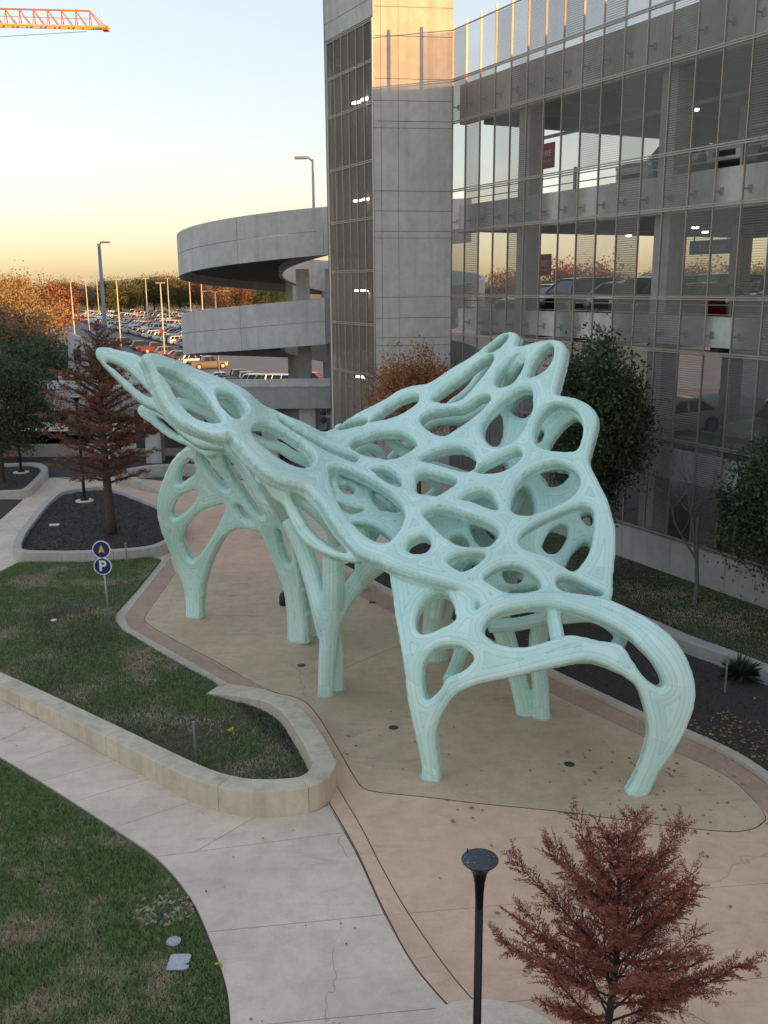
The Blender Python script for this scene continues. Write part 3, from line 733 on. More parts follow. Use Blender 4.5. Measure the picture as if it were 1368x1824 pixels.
def strut(path, rad, lab=0, n=20, close=None, flat=1.0):
    """tapered round member; path = [(px,py,Y)...], rad per control point; close='ground' brings the foot to z=0"""
    k = len(path); rad = [rad]*k if isinstance(rad, (int, float)) else rad
    c = catmull([(*p, r) for p, r in zip(path, rad)], 7, closed=False)
    P = at_Y(c[:, 0], c[:, 1], c[:, 2]); rd = c[:, 3]
    if close == 'ground': P[0, 2] = -.05
    vs = []; sv = []; ref = None
    for i in range(len(P)):
        t = Vector(P[min(i+1, len(P)-1)]-P[max(i-1, 0)]).normalized()
        if close == 'ground' and i == 0: t = Vector((0, 0, 1))
        if ref is None: ref = Vector((1, 0, 0)) if abs(t.x) < .8 else Vector((0, 0, 1))
        a = (ref-t*ref.dot(t)).normalized(); ref = a; b = t.cross(a)
        for j in range(n):
            th = 2*math.pi*j/n
            vs.append(Vector(P[i])+(a*math.cos(th)+b*(math.sin(th)*flat))*rd[i]); sv.append(abs(th-math.pi)*rd[i]+.4)
    m = len(P)
    fs = [(i*n+j, i*n+(j+1) % n, (i+1)*n+(j+1) % n, (i+1)*n+j) for i in range(m-1) for j in range(n)]
    fs += [tuple(reversed(range(n))), tuple((m-1)*n+j for j in range(n))]
    add_solid(np.array([tuple(v) for v in vs]), fs, sv, lab)

# ---- canopy: valley with the right wing and the left wing
canopy_out = (zA([(420,160),(490,150),(560,165),(700,215),(900,310),(1130,400),(1260,480),(1368,570)])
    + zB([(480,125),(640,190),(760,250),(850,240),(930,195),(1080,110),(1300,0)])
    + zC([(700,100),(830,55),(930,42),(1000,8)])
    + zD([(250,318),(400,228),(520,138),(600,75),(660,56),(708,72),(712,105),(700,150),(760,152),(850,125),(950,112),(1015,132),(1032,180),(1017,260),(988,370),(965,470),(1010,490),(1100,508),(1180,545),(1234,610),(1238,690),(1205,820),(1185,910),(1195,970),(1245,1070),(1302,1190),(1340,1320)])
    + zE([(1357,330),(1350,480),(1335,600),(1325,720),(1250,740),(1120,725),(1000,715),(900,712),(760,720),(660,755),(600,800),(545,815),(520,790),(523,745),(480,695),(380,655),(200,608),(80,575),(0,545)])
    + zB([(1250,1310),(1090,1245),(960,1115),(850,960),(770,825),(690,742),(620,694),(540,680),(420,640),(300,560),(180,450),(80,340),(28,275)])
    + zA([(1090,850),(960,830),(820,770),(680,680),(590,570),(520,420),(470,270)]))
canopy_holes = [
 zA([(515,290),(600,300),(700,345),(850,440),(930,530),(1010,640),(1065,730),(1000,733),(880,695),(770,620),(690,530),(620,420),(560,330)]),
 zA([(1030,485),(1100,472),(1180,520),(1238,600),(1228,655),(1170,700),(1110,640),(1055,560)]),
 zB([(200,250),(230,205),(320,190),(430,230),(560,310),(660,390),(700,460),(688,520),(620,545),(520,525),(400,460),(280,370),(215,300)]),
 zB([(425,135),(520,195),(700,297),(880,388),(1050,452),(1085,480),(1050,505),(950,470),(800,410),(700,350),(560,265),(455,190)]),
 zC([(110,760),(150,725),(230,730),(400,810),(560,910),(680,1010),(725,1090),(720,1180),(660,1290),(590,1340),(480,1310),(330,1200),(220,1080),(140,920)]),
 zE([(95,430),(110,380),(170,345),(220,365),(228,410),(200,450),(130,455)]),
 zC([(480,745),(540,730),(620,760),(690,830),(705,888),(640,865),(560,815)]),
 zC([(840,850),(848,785),(900,762),(1000,785),(1140,830),(1152,870),(1080,920),(1010,960),(920,950),(850,935)]),
 zC([(880,672),(950,612),(1080,572),(1200,572),(1300,640),(1312,720),(1262,765),(1150,745),(1000,705)]),
 zD([(425,1010),(480,960),(560,920),(640,880),(700,868),(722,895),(700,940),(640,990),(560,1025),(470,1030)]),
 zC([(300,560),(340,510),(430,470),(560,440),(700,450),(790,500),(832,550),(800,585),(720,640),(620,668),(540,655),(450,640),(370,612)]),
 zC([(190,422),(260,372),(350,338),(420,330),(432,350),(410,382),(330,398),(250,417)]),
 zC([(470,352),(560,270),(680,190),(780,150),(848,143),(852,190),(800,240),(720,290),(620,327),(520,347)]),
 zD([(132,520),(200,462),(300,392),(400,312),(485,250),(535,228),(538,262),(492,335),(415,430),(345,508),(285,538),(210,543)]),
 zD([(50,660),(90,620),(200,598),(305,588),(385,552),(445,512),(505,502),(516,525),(480,580),(400,650),(300,720),(210,772),(140,752),(80,712)]),
 zD([(500,192),(560,142),(628,88),(642,102),(592,165),(540,192)]),
 zD([(558,402),(590,330),(650,265),(710,228),(750,232),(747,290),(712,360),(672,410),(610,434),(572,430)]),
 zD([(788,362),(810,290),(850,220),(910,165),(945,165),(949,220),(922,290),(862,342)]),
 zD([(470,740),(480,670),(540,590),(620,520),(720,460),(790,460),(806,510),(797,600),(752,700),(692,790),(622,837),(550,845),(500,812)]),
 zD([(825,800),(830,720),(870,620),(930,565),(1000,560),(1080,590),(1130,660),(1138,740),(1112,830),(1080,866),(980,870),(890,857),(840,832)]),
 zD([(655,1290),(660,1200),(700,1100),(770,1020),(880,970),(980,960),(1070,1000),(1112,1060),(1102,1120),(1042,1190),(930,1250),(820,1290),(740,1310)]),
 zD([(320,1202),(370,1160),(440,1140),(500,1160),(540,1220),(550,1278),(480,1258),(400,1222)]),
 zE([(195,215),(240,185),(330,185),(440,220),(560,260),(625,300),(636,340),(600,390),(560,405),(430,405),(330,350),(250,280)]),
 zE([(340,495),(400,460),(500,448),(558,458),(525,500),(440,556),(380,537)]),
 zE([(765,380),(800,325),(900,260),(1010,205),(1130,165),(1205,175),(1219,240),(1206,360),(1172,460),(1090,552),(1020,522),(920,462),(830,432),(780,412)]),
 zE([(560,602),(620,550),(690,525),(770,530),(840,570),(892,640),(865,667),(760,685),(680,680),(605,640)]),
 zE([(990,625),(1020,600),(1100,612),(1200,660),(1270,695),(1180,698),(1060,680),(1000,660)]),
]
D_can = tps([(255,636,24.2),(330,660,26),(400,690,26.3),(470,740,26.5),(571,777,27),(640,745,28.4),(720,700,28.7),(820,650,28.2),(920,598,27.3),
 (1005,615,25.2),(990,700,24.3),(1060,740,22.9),(1052,820,22.2),(1092,920,20.8),(1085,1062,19.5),(990,1050,19.3),(900,1060,19.1),(860,930,20.6),(930,960,20.2),
 (700,850,23.5),(580,800,26),(640,830,24.8),(760,760,26.3),(860,760,24.8),(950,800,23.1),(980,880,21.7),(880,690,26.2),(800,860,22.9),
 (852,1078,18.8),(700,1014,19.9),(620,980,21.0),(560,900,21.7),(500,850,22.2),(405,770,22.6),(340,770,23.4),(280,700,24.0),(450,800,22.7),(520,790,24.3),(430,720,24.6),(780,1000,20.0),(1000,980,20.3)])
sheet(canopy_out, canopy_holes, D_can, T=.195, rr=.15, lab=0)

# ---- front arch with the two front legs
front_out = (zE([(-15,545),(2,700),(22,840),(55,1000),(85,1180),(105,1340)])
    + z3([(206,880),(211,985),(250,990),(288,985),(280,880),(272,790),(300,700),(360,625),(450,588),(600,557),(760,521),(850,503),(920,508),(1000,542),(1060,582),(1086,615),(1104,670),(1119,740),(1120,810),(1095,900),(1062,975),(1033,1030),(1075,1040),(1120,1032),(1168,935),(1230,845),(1270,772),(1304,680),(1312,600),(1292,520),(1250,440),(1180,370),(1090,310),(980,262),(860,237),(720,230),(600,237),(520,252),(455,285),(430,300)])
    + zE([(500,720),(380,660),(300,625),(200,590),(80,555)]))
front_holes = [
 zE([(155,880),(165,800),(210,730),(270,692),(330,702),(370,760),(387,830),(380,862),(300,902),(220,930),(170,922)]),
 zE([(205,1100),(240,1042),(320,1006),(420,1010),(480,1050),(492,1090),(430,1142),(340,1182),(285,1260),(217,1310),(195,1220),(194,1150)]),
 z3([(466,382),(492,332),(560,302),(660,287),(760,289),(880,322),(980,366),(1060,419),(1118,480),(1157,532),(1178,580),(1163,594),(1108,556),(1066,500),(1028,446),(992,430),(930,422),(870,410),(812,402),(760,412),(700,430),(640,443),(580,443),(512,426)]),
]
P4 = at_z(768, 1384); P5 = at_z(1133, 1410)
D_front = tps([(768,1384,P4[1]),(752,1300,P4[1]+.05),(735,1200,18.3),(715,1120,18.9),(700,1030,20.15),(790,1050,19.7),(800,1150,18.3),(850,1180,17.9),(850,1080,18.7),(1000,1175,17.5),(1000,1070,18.8),
 (1110,1120,18.1),(900,1065,18.9),(1133,1410,P5[1]),(1170,1330,17.3),(1190,1280,17.3),(1222,1230,17.4),(1140,1200,17.4),(1180,1150,17.6),(1205,1190,17.5)])
sheet(front_out, front_holes, D_front, T=.195, rr=.15, lab=1)

# ---- outer left tips and the ribs that run under the left wing
sheet(zA([(45,125),(70,95),(140,90),(250,118),(400,158),(470,255),(540,400),(605,560),(720,680),(880,785),(1050,860),(1110,930),(1000,925),(880,900),(800,850),(700,770),(620,670),(540,610),(420,548),(300,440),(200,336),(100,228),(54,170)]),
      [zA([(135,212),(190,222),(280,270),(370,345),(450,425),(505,495),(465,480),(370,412),(275,325),(195,256)])],
      tps([(172,628,26.2),(230,640,26.3),(290,720,25.6),(350,770,25),(400,800,24.6),(200,670,26)]), T=.17, rr=.2, grow=1.5, lab=2)
sheet(zA([(398,592),(430,552),(475,558),(550,590),(662,678),(792,788),(905,880),(1020,950),(980,985),(900,945),(800,892),(650,820),(515,715),(425,650)]),
      [zA([(560,650),(630,698),(715,775),(745,805),(660,750),(580,685)])],
      tps([(250,728,27),(300,750,26.6),(350,790,26),(380,810,25.6),(310,780,26.4)]), T=.17, rr=.2, grow=1.0, lab=2)

# ---- near-left ring under the canopy edge with its rib
sheet(zB([(60,330),(130,385),(300,520),(420,605),(540,672),(640,690),(720,752),(800,862),(905,1010),(1010,1150),(1095,1240),(1090,1295),(960,1275),(830,1235),(700,1165),(620,1085),(570,1000),(510,870),(480,820),(410,780),(330,670),(200,520),(70,400)]),
      [zB([(562,725),(620,706),(700,770),(780,880),(880,1030),(960,1130),(1040,1218),(940,1185),(820,1112),(700,1002),(620,870),(572,790)])],
      tps([(415,800,22.9),(500,880,22.7),(530,960,22.0),(600,990,21.3),(635,1000,20.9),(570,880,22.2)]), T=.2, rr=.22, lab=2)

# ---- far-left frame: first leg, second leg and the crossing ribs
P1 = at_z(348, 1099); P2_ = at_z(535, 1143)
sheet(zG([(296,1455),(292,1300),(270,1180),(212,1040),(142,860),(82,700),(60,560),(76,440),(122,300),(190,165),(280,75),(330,52),(400,40),(500,30),(620,55),(700,100),(760,180),(850,330),(930,470),(1050,530),(1062,600),(1120,720),(1185,850),(1232,1100),(1262,1300),(1285,1500),(1290,1640),(1290,1662),(1210,1670),(1128,1662),(1122,1500),(1100,1280),(1060,1130),(990,960),(912,772),(850,745),(760,730),(680,750),(602,812),(522,942),(462,1100),(432,1250),(426,1440),(424,1465),(360,1472),(300,1465)]),
      [zG([(235,330),(258,256),(302,196),(345,168),(366,190),(368,268),(328,302),(270,345),(240,355)]),
       zG([(185,590),(210,512),(270,462),(340,432),(385,420),(390,450),(340,530),(270,592),(200,632)]),
       zG([(270,840),(280,752),(350,652),(450,582),(560,547),(622,540),(590,622),(540,722),(470,832),(400,932),(350,980),(310,942)]),
       zG([(420,122),(458,142),(522,234),(600,322),(652,378),(652,404),(600,384),(527,316),(458,232),(428,172)]),
       zG([(600,150),(640,142),(700,232),(780,352),(860,482),(932,592),(930,620),(890,610),(820,532),(740,412),(660,292)]),
       zG([(720,545),(760,552),(820,622),(860,670),(780,642),(730,592)]),
       zG([(1045,722),(1100,790),(1140,880),(1152,960),(1130,1002),(1090,932),(1060,822)])],
      tps([(348,1099,P1[1]),(340,1000,P1[1]-.1),(300,900,27.3),(310,820,27.0),(340,796,26.6),(400,790,25.4),(440,800,25.0),(480,910,25.2),(410,880,26.2),(450,950,25.8),(535,1143,P2_[1]),(520,1030,25.6),(505,960,25.4)]), T=.19, rr=.21, lab=1, grow=1.2)
P2b = at_z(556, 1131)
strut([(556,1131,P2b[1]),(553,1080,P2b[1]),(545,1010,P2b[1]-.2),(525,950,25.0),(470,845,23.3)], [.22,.23,.25,.27,.26], 3, close='ground')

# ---- third pair of legs under the canopy edge
P3 = at_z(582, 1237); P3b = at_z(600, 1228)
q = z4([(465,1283),(470,1150),(485,950),(505,760),(512,620),(500,500)])
strut([(q[0][0],q[0][1],P3[1]),(*q[1],P3[1]-.05),(*q[2],P3[1]-.1),(*q[3],21.9),(*q[4],21.75),(592,984,21.6)], [.20,.21,.24,.26,.27,.25], 1, close='ground')
q = z4([(470,930),(440,800),(400,640),(350,470),(310,350),(270,250)])
strut([(*q[0],P3[1]),(*q[1],22.0),(*q[2],22.2),(*q[3],22.5),(*q[4],22.7),(*q[5],22.9)], [.24,.24,.24,.24,.27,.3], 1)
q = z4([(500,900),(540,790),(600,690),(680,590),(750,520),(820,470)])
strut([(*q[0],P3[1]),(*q[1],22.0),(*q[2],22.3),(*q[3],22.4),(*q[4],22.0),(*q[5],21.6)], [.22,.21,.22,.25,.28,.3], 1)
q = z4([(532,1252),(530,1130),(518,960),(505,820)])
strut([(q[0][0],q[0][1],P3b[1]),(*q[1],P3b[1]),(*q[2],P3b[1]-.1),(*q[3],P3b[1]-.2)], [.17,.18,.2,.22], 3, close='ground')

# ---- rear legs
P6 = at_z(937, 1271); P6b = at_z(965, 1277)
strut([(937,1271,P6[1]),(925,1215,P6[1]),(905,1150,P6[1]-.1),(890,1100,P6[1]-.2),(880,1050,20.3)], [.23,.23,.24,.27,.32], 1, close='ground')
strut([(965,1277,P6b[1]),(963,1220,P6b[1]),(958,1150,P6b[1]),(975,1085,20.4),(1010,1040,20.2)], [.2,.2,.22,.26,.3], 3, close='ground')
P7 = at_z(642, 1049)
strut([(642,1049,P7[1]),(645,1000,P7[1]-.2),(660,930,29.4),(690,850,28.6)], [.22,.23,.27,.35], 1, close='ground')
P8 = at_z(776, 1172)
strut([(776,1172,P8[1]),(778,1110,P8[1]-.2),(790,1050,23.3),(815,985,22.9),(840,940,22.4)], [.36,.38,.42,.42,.4], 1, close='ground')
P9 = at_z(700, 1100)
# far rear legs, mostly hidden behind the canopy
P10 = at_z(905, 1085)
strut([(905,1085,P10[1]),(905,1020,P10[1]-.3),(925,940,26.0),(950,860,24.8)], [.3,.32,.38,.4], 1, close='ground')

# ---- lower layer behind the right wing
sheet(zD([(440,800),(450,660),(560,560),(640,470),(760,450),(860,480),(960,500),(1120,620),(1172,740),(1152,900),(1105,1020),(1172,1150),(1230,1300)])
      + zE([(1232,360),(1215,480),(1105,585),(950,620),(820,660),(600,660),(400,580),(290,450),(215,300),(240,190),(350,200)]) + zD([(500,1180),(635,1060),(600,950),(520,865)]),
      [zD([(660,580),(700,510),(760,480),(800,500),(795,590),(750,637),(700,622)]),
       zD([(920,850),(960,760),(1020,690),(1080,650),(1130,690),(1132,780),(1090,862),(1000,867)]),
       zD([(858,1000),(930,985),(1035,1010),(1010,1062),(950,1102),(890,1092)]),
       zD([(660,1290),(680,1170),(730,1100),(770,1150),(786,1230),(780,1300),(720,1307)]),
       zD([(470,760),(480,680),(560,600),(592,660),(592,750),(560,832),(510,812)]),
       zD([(830,800),(838,740),(860,720),(868,760),(850,800)]),
       zE([(1150,212),(1190,190),(1212,230),(1200,270),(1170,252)]),
       zE([(910,402),(940,330),(1000,280),(1052,280),(1040,362),(990,432),(930,436)]),
       zE([(1050,542),(1090,452),(1150,390),(1192,390),(1190,452),(1140,522),(1090,562)]),
       zE([(480,270),(540,268),(612,310),(622,340),(590,402),(550,402),(500,342)]),
       zE([(360,352),(420,340),(450,370),(462,400),(400,400)]),
       zE([(300,470),(345,510),(420,492),(525,505),(440,552)]),
       zE([(680,545),(770,545),(776,602),(730,622),(680,602)])],
      lambda px, py: D_can(px, py)+1.15, T=.17, rr=.17, lab=4, grow=1.5, step=3.5)
# cross members between the two layers
for a in ([(1085,960,20.8),(1060,960,21.4)], [(930,640,26.0),(905,680,27.0),(890,730,27.2)], [(800,1000,20.0),(830,1010,21.2)],
          [(870,1115,19.6),(920,1112,19.7),(975,1100,19.9)], [(1000,1100,19.4),(1060,1098,19.4),(1105,1130,19.0),(1090,1165,18.4)],
          [(975,1050,19.4),(984,1090,18.75),(995,1148,17.75)], [(1075,1075,19.4),(1120,1110,18.7),(1165,1160,18.0)], [(800,1215,18.3),(815,1180,19.0),(830,1130,19.6),(850,1080,20.0)]):
    strut(a, .155, 4, n=14)
# ---- lower layer under the left wing and the valley
sheet(zC([(130,730),(400,690),(560,850),(720,1000),(800,1150),(760,1300),(600,1400),(300,1340),(200,1080),(130,900)]),
      [zC([(320,1180),(450,1190),(560,1250),(615,1320),(560,1355),(430,1300)]), zC([(215,850),(290,880),(312,930),(250,932),(205,890)]),
       zC([(470,900),(560,915),(680,1040),(692,1078),(560,1062),(500,1000)]), zC([(180,1000),(280,1030),(400,1062),(300,1092),(230,1072)]), zC([(300,760),(400,760),(500,840),(420,850)])],
      lambda px, py: D_can(px, py)+1.2, T=.17, rr=.17, lab=4, step=3.5, grow=1.5)
for a in ([*[(x, y, 28.3) for x, y in zC([(330,640),(330,590),(390,545),(470,540),(540,590),(560,660)])]], [*[(x, y, 28.8) for x, y in zC([(600,650),(660,590),(720,530),(830,500)])]],
          [*[(x, y, 25.6) for x, y in zB([(140,240),(330,320),(450,350),(560,420),(740,500)])]], [*[(x, y, 25.9) for x, y in zA([(700,530),(850,570),(1000,640),(1080,700)])]],
          [*[(x, y, 26.6) for x, y in zA([(600,300),(700,380),(850,530),(1040,700)])]], [*[(x, y, 26.2) for x, y in zA([(1080,510),(1180,600),(1260,680)])]],
          [*[(x, y, 25.2) for x, y in zB([(420,500),(540,560),(700,640),(840,700)])]], [*[(x, y, 24.2) for x, y in zB([(440,640),(560,750),(700,850),(850,1000),(900,1160)])]],
          [*[(x, y, 29.4) for x, y in zD([(160,640),(240,540),(320,480),(400,400),(490,250)])]],
          [*[(x, y, 29.2) for x, y in zD([(-20,760),(60,700),(150,650),(300,640),(400,600),(500,540)])]], [(700,900,23.8),(660,960,25.5),(645,1000,29.8)], [(600,760,28.5),(640,800,28.8),(690,850,28.6)],
          [*[(x, y, 27.6) for x, y in zC([(900,760),(1000,860),(900,960)])]]):
    strut(a, .155, 4, n=14)

# ---- dense lattice hanging below the middle of the canopy
for a in ([(640,880,24.6),(720,930,23.8),(800,960,23.2),(880,1000,22.2)], [(700,870,25.4),(760,900,24.4),(840,900,23.6)], [(720,930,23.8),(700,990,22.6),(720,1040,21.2)], [(800,960,23.2),(790,1030,22.6),(778,1100,23.2)], [(620,840,26.6),(660,880,26.0),(720,930,23.8)], [(560,830,25.8),(600,880,25.0),(650,930,24.0),(660,990,22.8)], [(880,1000,22.2),(900,1050,21.4),(890,1100,20.9)], [(930,880,23.6),(900,940,22.9),(880,1000,22.2)], [(840,900,23.6),(860,960,22.6),(930,1010,21.4)], [(690,780,27.6),(740,820,26.8),(800,840,25.6),(860,860,24.6)], [(500,840,24.4),(540,880,24.2),(600,880,25.0)]):
    strut(a, .17, 4, n=14)
# ---- fuse everything into one smooth shell
me = bpy.data.meshes.new('shell_src'); me.from_pydata(np.vstack(SV).tolist(), [], SF)
tmp = bpy.data.objects.new('shell_src', me); COL.objects.link(tmp)
md = tmp.modifiers.new('r', 'REMESH'); md.mode = 'VOXEL'; md.voxel_size = .035; md.use_smooth_shade = True
ms = tmp.modifiers.new('s', 'SMOOTH'); ms.factor = .5; ms.iterations = 5
dg = bpy.context.evaluated_depsgraph_get(); ev = tmp.evaluated_get(dg)
shell = bpy.data.meshes.new_from_object(ev); bpy.data.objects.remove(tmp); bpy.data.meshes.remove(me)
nv = len(shell.vertices); co = np.empty(nv*3, np.float32); shell.vertices.foreach_get('co', co); co = co.reshape(-1, 3)
no = np.empty(nv*3, np.float32); shell.vertices.foreach_get('normal', no); no = no.reshape(-1, 3)
SP = np.vstack(SRC_P); SS = np.concatenate(SRC_S); SL = np.concatenate(SRC_L)
kd = kdtree.KDTree(len(SP))
for i, p in enumerate(SP): kd.insert(p, i)
kd.balance()
seam = np.empty(nv, np.float32); part = np.empty(nv, np.int32)
for i in range(nv):
    r = kd.find_n(co[i], 3); l0 = SL[r[0][1]]; a = b = 0.0
    for _, j, d in r:
        if SL[j] == l0: w = 1/(d+.01); a += w*SS[j]; b += w
    seam[i] = a/b; part[i] = l0
quads = np.empty(len(shell.loops), np.int32); shell.loops.foreach_get('vertex_index', quads); quads = quads.reshape(-1, 4)
print('shell', nv, len(quads))

# ---- skin material: mint aluminium strips, stitched seams with rivets
t = NT('mint_skin')
at = t.n('ShaderNodeAttribute', attribute_name='seam').outputs['Fac']; P = t.pos()
k = t.math('DIVIDE', at, .105); fr = t.math('FRACT', k); fl = t.math('FLOOR', k)
dist = t.math('ABSOLUTE', t.math('SUBTRACT', fr, .5))
line = t.math('GREATER_THAN', dist, .462)
dots = t.n('ShaderNodeTexVoronoi'); dots.inputs['Scale'].default_value = 26.0; t.l(P, dots.inputs['Vector'])
rivet = t.math('MULTIPLY', t.math('LESS_THAN', dots.outputs['Distance'], .27), t.math('GREATER_THAN', dist, .34))
wn = t.n('ShaderNodeTexWhiteNoise', noise_dimensions='4D')
vr = t.n('ShaderNodeTexVoronoi'); vr.inputs['Scale'].default_value = .9; t.l(P, vr.inputs['Vector'])
t.l(vr.outputs['Color'], wn.inputs['Vector']); t.l(fl, wn.inputs['W'])
base = t.ramp(wn.outputs['Value'], [(0, (.58,.845,.765)), (.5, (.655,.91,.83)), (1, (.735,.95,.885))])  # random tone per strip stands in for the shading of flat facets
vd = t.n('ShaderNodeTexVoronoi', feature='DISTANCE_TO_EDGE'); vd.inputs['Scale'].default_value = .9; t.l(P, vd.inputs['Vector'])
cross = t.math('LESS_THAN', vd.outputs['Distance'], .008)
dirt = t.noise(1.4, 5, .65, t.pos((1, 1, .35)))
base = t.mix(t.math('MULTIPLY', t.ramp(dirt, [(.5, (0,0,0)), (.8, (1,1,1))]), .35), base, (.44,.62,.50))
lf = t.math('MAXIMUM', t.math('MULTIPLY', line, .46), t.math('MAXIMUM', t.math('MULTIPLY', rivet, .30), t.math('MULTIPLY', cross, .14)))
base = t.mix(lf, base, (.24,.40,.35))
t.col(base); t.rough(.33); t.b.inputs['Specular IOR Level'].default_value = .5
t.bump(t.math('MULTIPLY', t.math('MULTIPLY', dist, dist), -1.0), .6, .035)
mint = t.mat
plate_m = plain('foot_plate', (.55,.58,.55), .6, .1)

sculpture = empty('pavilion_sculpture', (0, 21, 0))
tag(sculpture, 'mint green web-like pavilion sculpture with two raised wings standing on the plaza', 'sculpture')
feet = [(P4[0],P4[1]), (P5[0],P5[1]), (P1[0],P1[1]), (P2_[0],P2_[1]), (P2b[0],P2b[1]), (P3[0],P3[1]), (P3b[0],P3b[1]), (P6[0],P6[1]), (P6b[0],P6b[1]), (P7[0],P7[1]), (P8[0],P8[1]), (P10[0],P10[1])]
fc = co[quads].mean(1); fp = part[quads[:, 0]].copy()
ids = {0: 'canopy', 1: 'support_frame', 2: 'wing_rib', 3: 'support_frame', 4: 'lower_layer'}
fp[fp == 3] = 1
fa = np.array(feet)
dd = np.hypot(fc[:, None, 0]-fa[None, :, 0], fc[:, None, 1]-fa[None, :, 1]); nearest = dd.argmin(1)
legm = (fc[:, 2] < 1.35); fp[legm] = 100+nearest[legm]
fp[(fp == 0) & (fc[:, 0] > -0.2+0.0*fc[:, 1]) & (fc[:, 1] > 19.0) & (fc[:, 0]*1.55+fc[:, 1] > 24.6)] = 10      # right wing
for pid in sorted(set(fp.tolist())):
    sel = quads[fp == pid]; u, inv = np.unique(sel.ravel(), return_inverse=True)
    nm = 'leg' if pid >= 100 else {0: 'left_wing', 10: 'right_wing', 1: 'support_frame', 2: 'wing_rib', 4: 'lower_layer'}[pid]
    m2 = mesh_np(nm, co[u]-np.array([0, 21, 0], np.float32), inv.reshape(-1, 4), mint, 4, True)
    a = m2.attributes.new('seam', 'FLOAT', 'POINT'); a.data.foreach_set('value', seam[u])
    m2.normals_split_custom_set_from_vertices(no[u].tolist())
    link_mesh(nm, m2, None, sculpture)
bpy.data.meshes.remove(shell)
for i, (x, y) in enumerate(feet):
    fr_ = {10: .40, 11: .34}.get(i, .245)
    b = MB(); b.lathe([(fr_,.004),(fr_,.03),(fr_-.03,.034)], (x, y-21, 0), 20); b.build('foot_plate', plate_m, sculpture)
# ================================================================== vegetation
def leaf_mat(name, c0, c1, c2, rough=.6, scale=3.0, trans=.25):
    t = NT(name); n = t.noise(scale, 4, .7, t.pos())
    oi = t.n('ShaderNodeObjectInfo')
    c = t.ramp(n, [(.3, c0), (.5, c1), (.72, c2)])
    t.col(c); t.rough(rough)
    tr = t.n('ShaderNodeBsdfTranslucent'); t.l(c, tr.inputs[0]); mx = t.n('ShaderNodeMixShader'); mx.inputs[0].default_value = trans
    t.l(t.b.outputs[0], mx.inputs[1]); t.l(tr.outputs[0], mx.inputs[2]); t.l(mx.outputs[0], t.out.inputs[0]); return t.mat
def tint_leaf_mat(name):
    t = NT(name); oi = t.n('ShaderNodeObjectInfo').outputs['Color']; n = t.noise(.9, 4, .7, t.pos())
    c = t.mix(t.ramp(n, [(.35, (0,0,0)), (.7, (1,1,1))]), t.mix(1.0, oi, (.6,.6,.6), 'MULTIPLY'), t.mix(1.0, oi, (1.25,1.2,1.1), 'MULTIPLY'))
    t.col(c); t.rough(.7); tr = t.n('ShaderNodeBsdfTranslucent'); t.l(c, tr.inputs[0]); mx = t.n('ShaderNodeMixShader'); mx.inputs[0].default_value = .3
    t.l(t.b.outputs[0], mx.inputs[1]); t.l(tr.outputs[0], mx.inputs[2]); t.l(mx.outputs[0], t.out.inputs[0]); return t.mat
bark_m = plain('bark', (.085,.065,.052), .9, 0, .4, 14, .6)
dark_bark = plain('dark_bark', (.045,.035,.032), .9, 0, .4, 14, .6)
red_leaf = leaf_mat('cypress_leaf', (.20,.055,.036), (.34,.095,.060), (.50,.18,.11))
brn_leaf = leaf_mat('brown_cypress_leaf', (.17,.066,.042), (.25,.095,.056), (.34,.15,.08))
oak_leaf = leaf_mat('oak_leaf', (.035,.052,.026), (.065,.090,.045), (.12,.145,.085))
org_leaf = leaf_mat('orange_leaf', (.26,.095,.03), (.40,.155,.05), (.55,.25,.09))
far_leaf = tint_leaf_mat('far_leaf')

